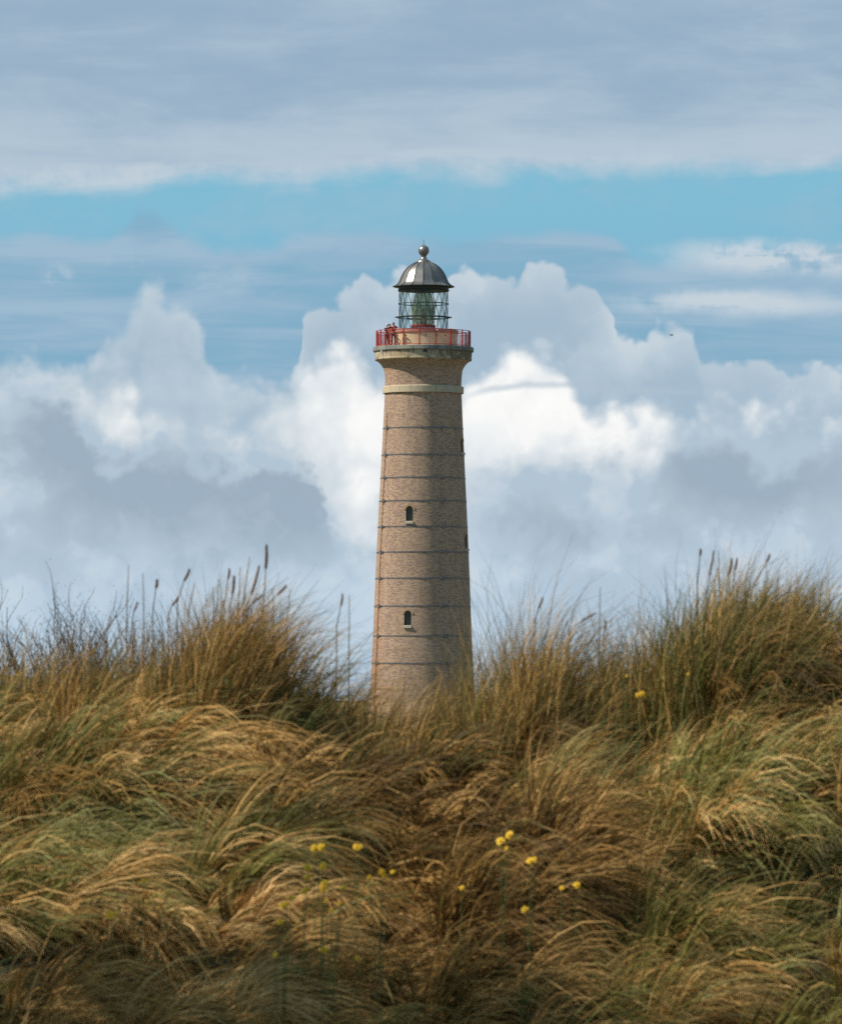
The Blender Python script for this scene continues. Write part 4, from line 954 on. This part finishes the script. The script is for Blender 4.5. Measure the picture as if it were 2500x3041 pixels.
# the camera held up at the red figure's face
cx_, cy_, cz_ = on_gallery(-46.5, Rm(134))
ca_ = thing('camera', 'small black camera held up by the person in the red jacket', 'camera', (cx_ - .10, cy_ - .02, cz_ + 1.62)); ca_.rotation_euler = (0, 0, math.radians(-20))
a = MB(); a.box((0, 0, 0), (.16, .07, .10)); a.box((0, 0, .06), (.06, .06, .04)); a.build('camera_body', M['dark'], ca_)
a = MB(); a.tube([(0, -.035, 0), (0, -.13, 0)], [.036, .04], 16); a.build('lens_barrel', M['lead2'], ca_)

# ------------------------------------------------------------------ a gull far off in the sky at the right
bd = at(1994, 994, 330); bo = thing('bird', 'tiny dark gull flying in the clouds to the right of the lighthouse', 'bird', tuple(bd))
m_ = MB(); m_.tube([(-.17, 0, -.01), (-.10, 0, 0), (0, 0, .01), (.10, 0, .01), (.17, 0, .02), (.21, 0, .02)], [.008, .035, .05, .042, .028, .006], 10); m_.build('body', mottled('gull_grey', (.10, .10, .11), (.16, .16, .17), 5, .7, bs=0), bo, True)
for sgn in (-1, 1):
    m_ = MB(); v_ = [(.07, 0, .02), (-.06, 0, .02), (.06, sgn * .24, .10), (-.05, sgn * .24, .10), (-.02, sgn * .48, .05), (-.07, sgn * .47, .05)]
    vv_ = [Vector(q) for q in v_] + [Vector(q) - Vector((0, 0, .012)) for q in v_]
    m_.add(vv_, [(0, 1, 3, 2), (2, 3, 5, 4), (6, 8, 9, 7), (8, 10, 11, 9), (0, 2, 8, 6), (2, 4, 10, 8), (1, 7, 9, 3), (3, 9, 11, 5), (4, 5, 11, 10), (0, 6, 7, 1)]); m_.build('wing', bpy.data.materials['gull_grey'], bo)
bo.rotation_euler = (.1, .05, math.radians(25)); bo.scale = (.6, .6, .6)

# ------------------------------------------------------------------ two pines added out of view at the left to shade the foot of the dune
def pine(x, y, h, cr, label, seed):
    r = random.Random(seed); z0 = float(terrain(x, y)) - .1; o = thing('added_shade_pine', label, 'tree', (x, y, z0))
    tr = MB(); tr.tube([(0, 0, 0), (.05, 0, h * .3), (.02, .05, h * .6), (0, 0, h * .97)], [.13, .10, .065, .02], 10)
    lf = MB(); tips = []
    for k in range(70):
        t = .22 + .75 * k / 70; a = k * 2.4; L = cr * (1.05 - .75 * max(0, t - .45) / .55) * r.uniform(.7, 1.1)
        p = [Vector((0, 0, h * t)), Vector((math.cos(a) * L * .5, math.sin(a) * L * .5, h * t + L * .12)), Vector((math.cos(a) * L, math.sin(a) * L, h * t + L * .30))]
        tr.tube(p, [.03, .02, .006], 5, False)
        for i in range(16): q = r.uniform(.25, 1); tips.append((p[0].lerp(p[2], q) + Vector((r.gauss(0, .10), r.gauss(0, .10), r.gauss(0, .06))), Vector((math.cos(a), math.sin(a), .4))))
    tr.build('trunk', M['twig'], o)
    for p, d in tips:
        for i in range(9):
            v = (d + Vector((r.gauss(0, .7), r.gauss(0, .7), r.gauss(0, .5)))).normalized() * r.uniform(.07, .13); s_ = v.orthogonal().normalized() * .006
            lf.add([p - s_, p + s_, p + v + s_ * .5, p + v - s_ * .5], [(0, 1, 2, 3)])
    lf.build('crown', M['leaf'], o)
pine(-4.5, 17.7, 6.1, 1.3, 'shorter dark pine tree added out of view to shade the foot of the dune', 3)
pine(-6.4, 17.6, 7.9, 1.3, 'taller dark pine tree added out of view behind the shorter one to shade the dune', 4)
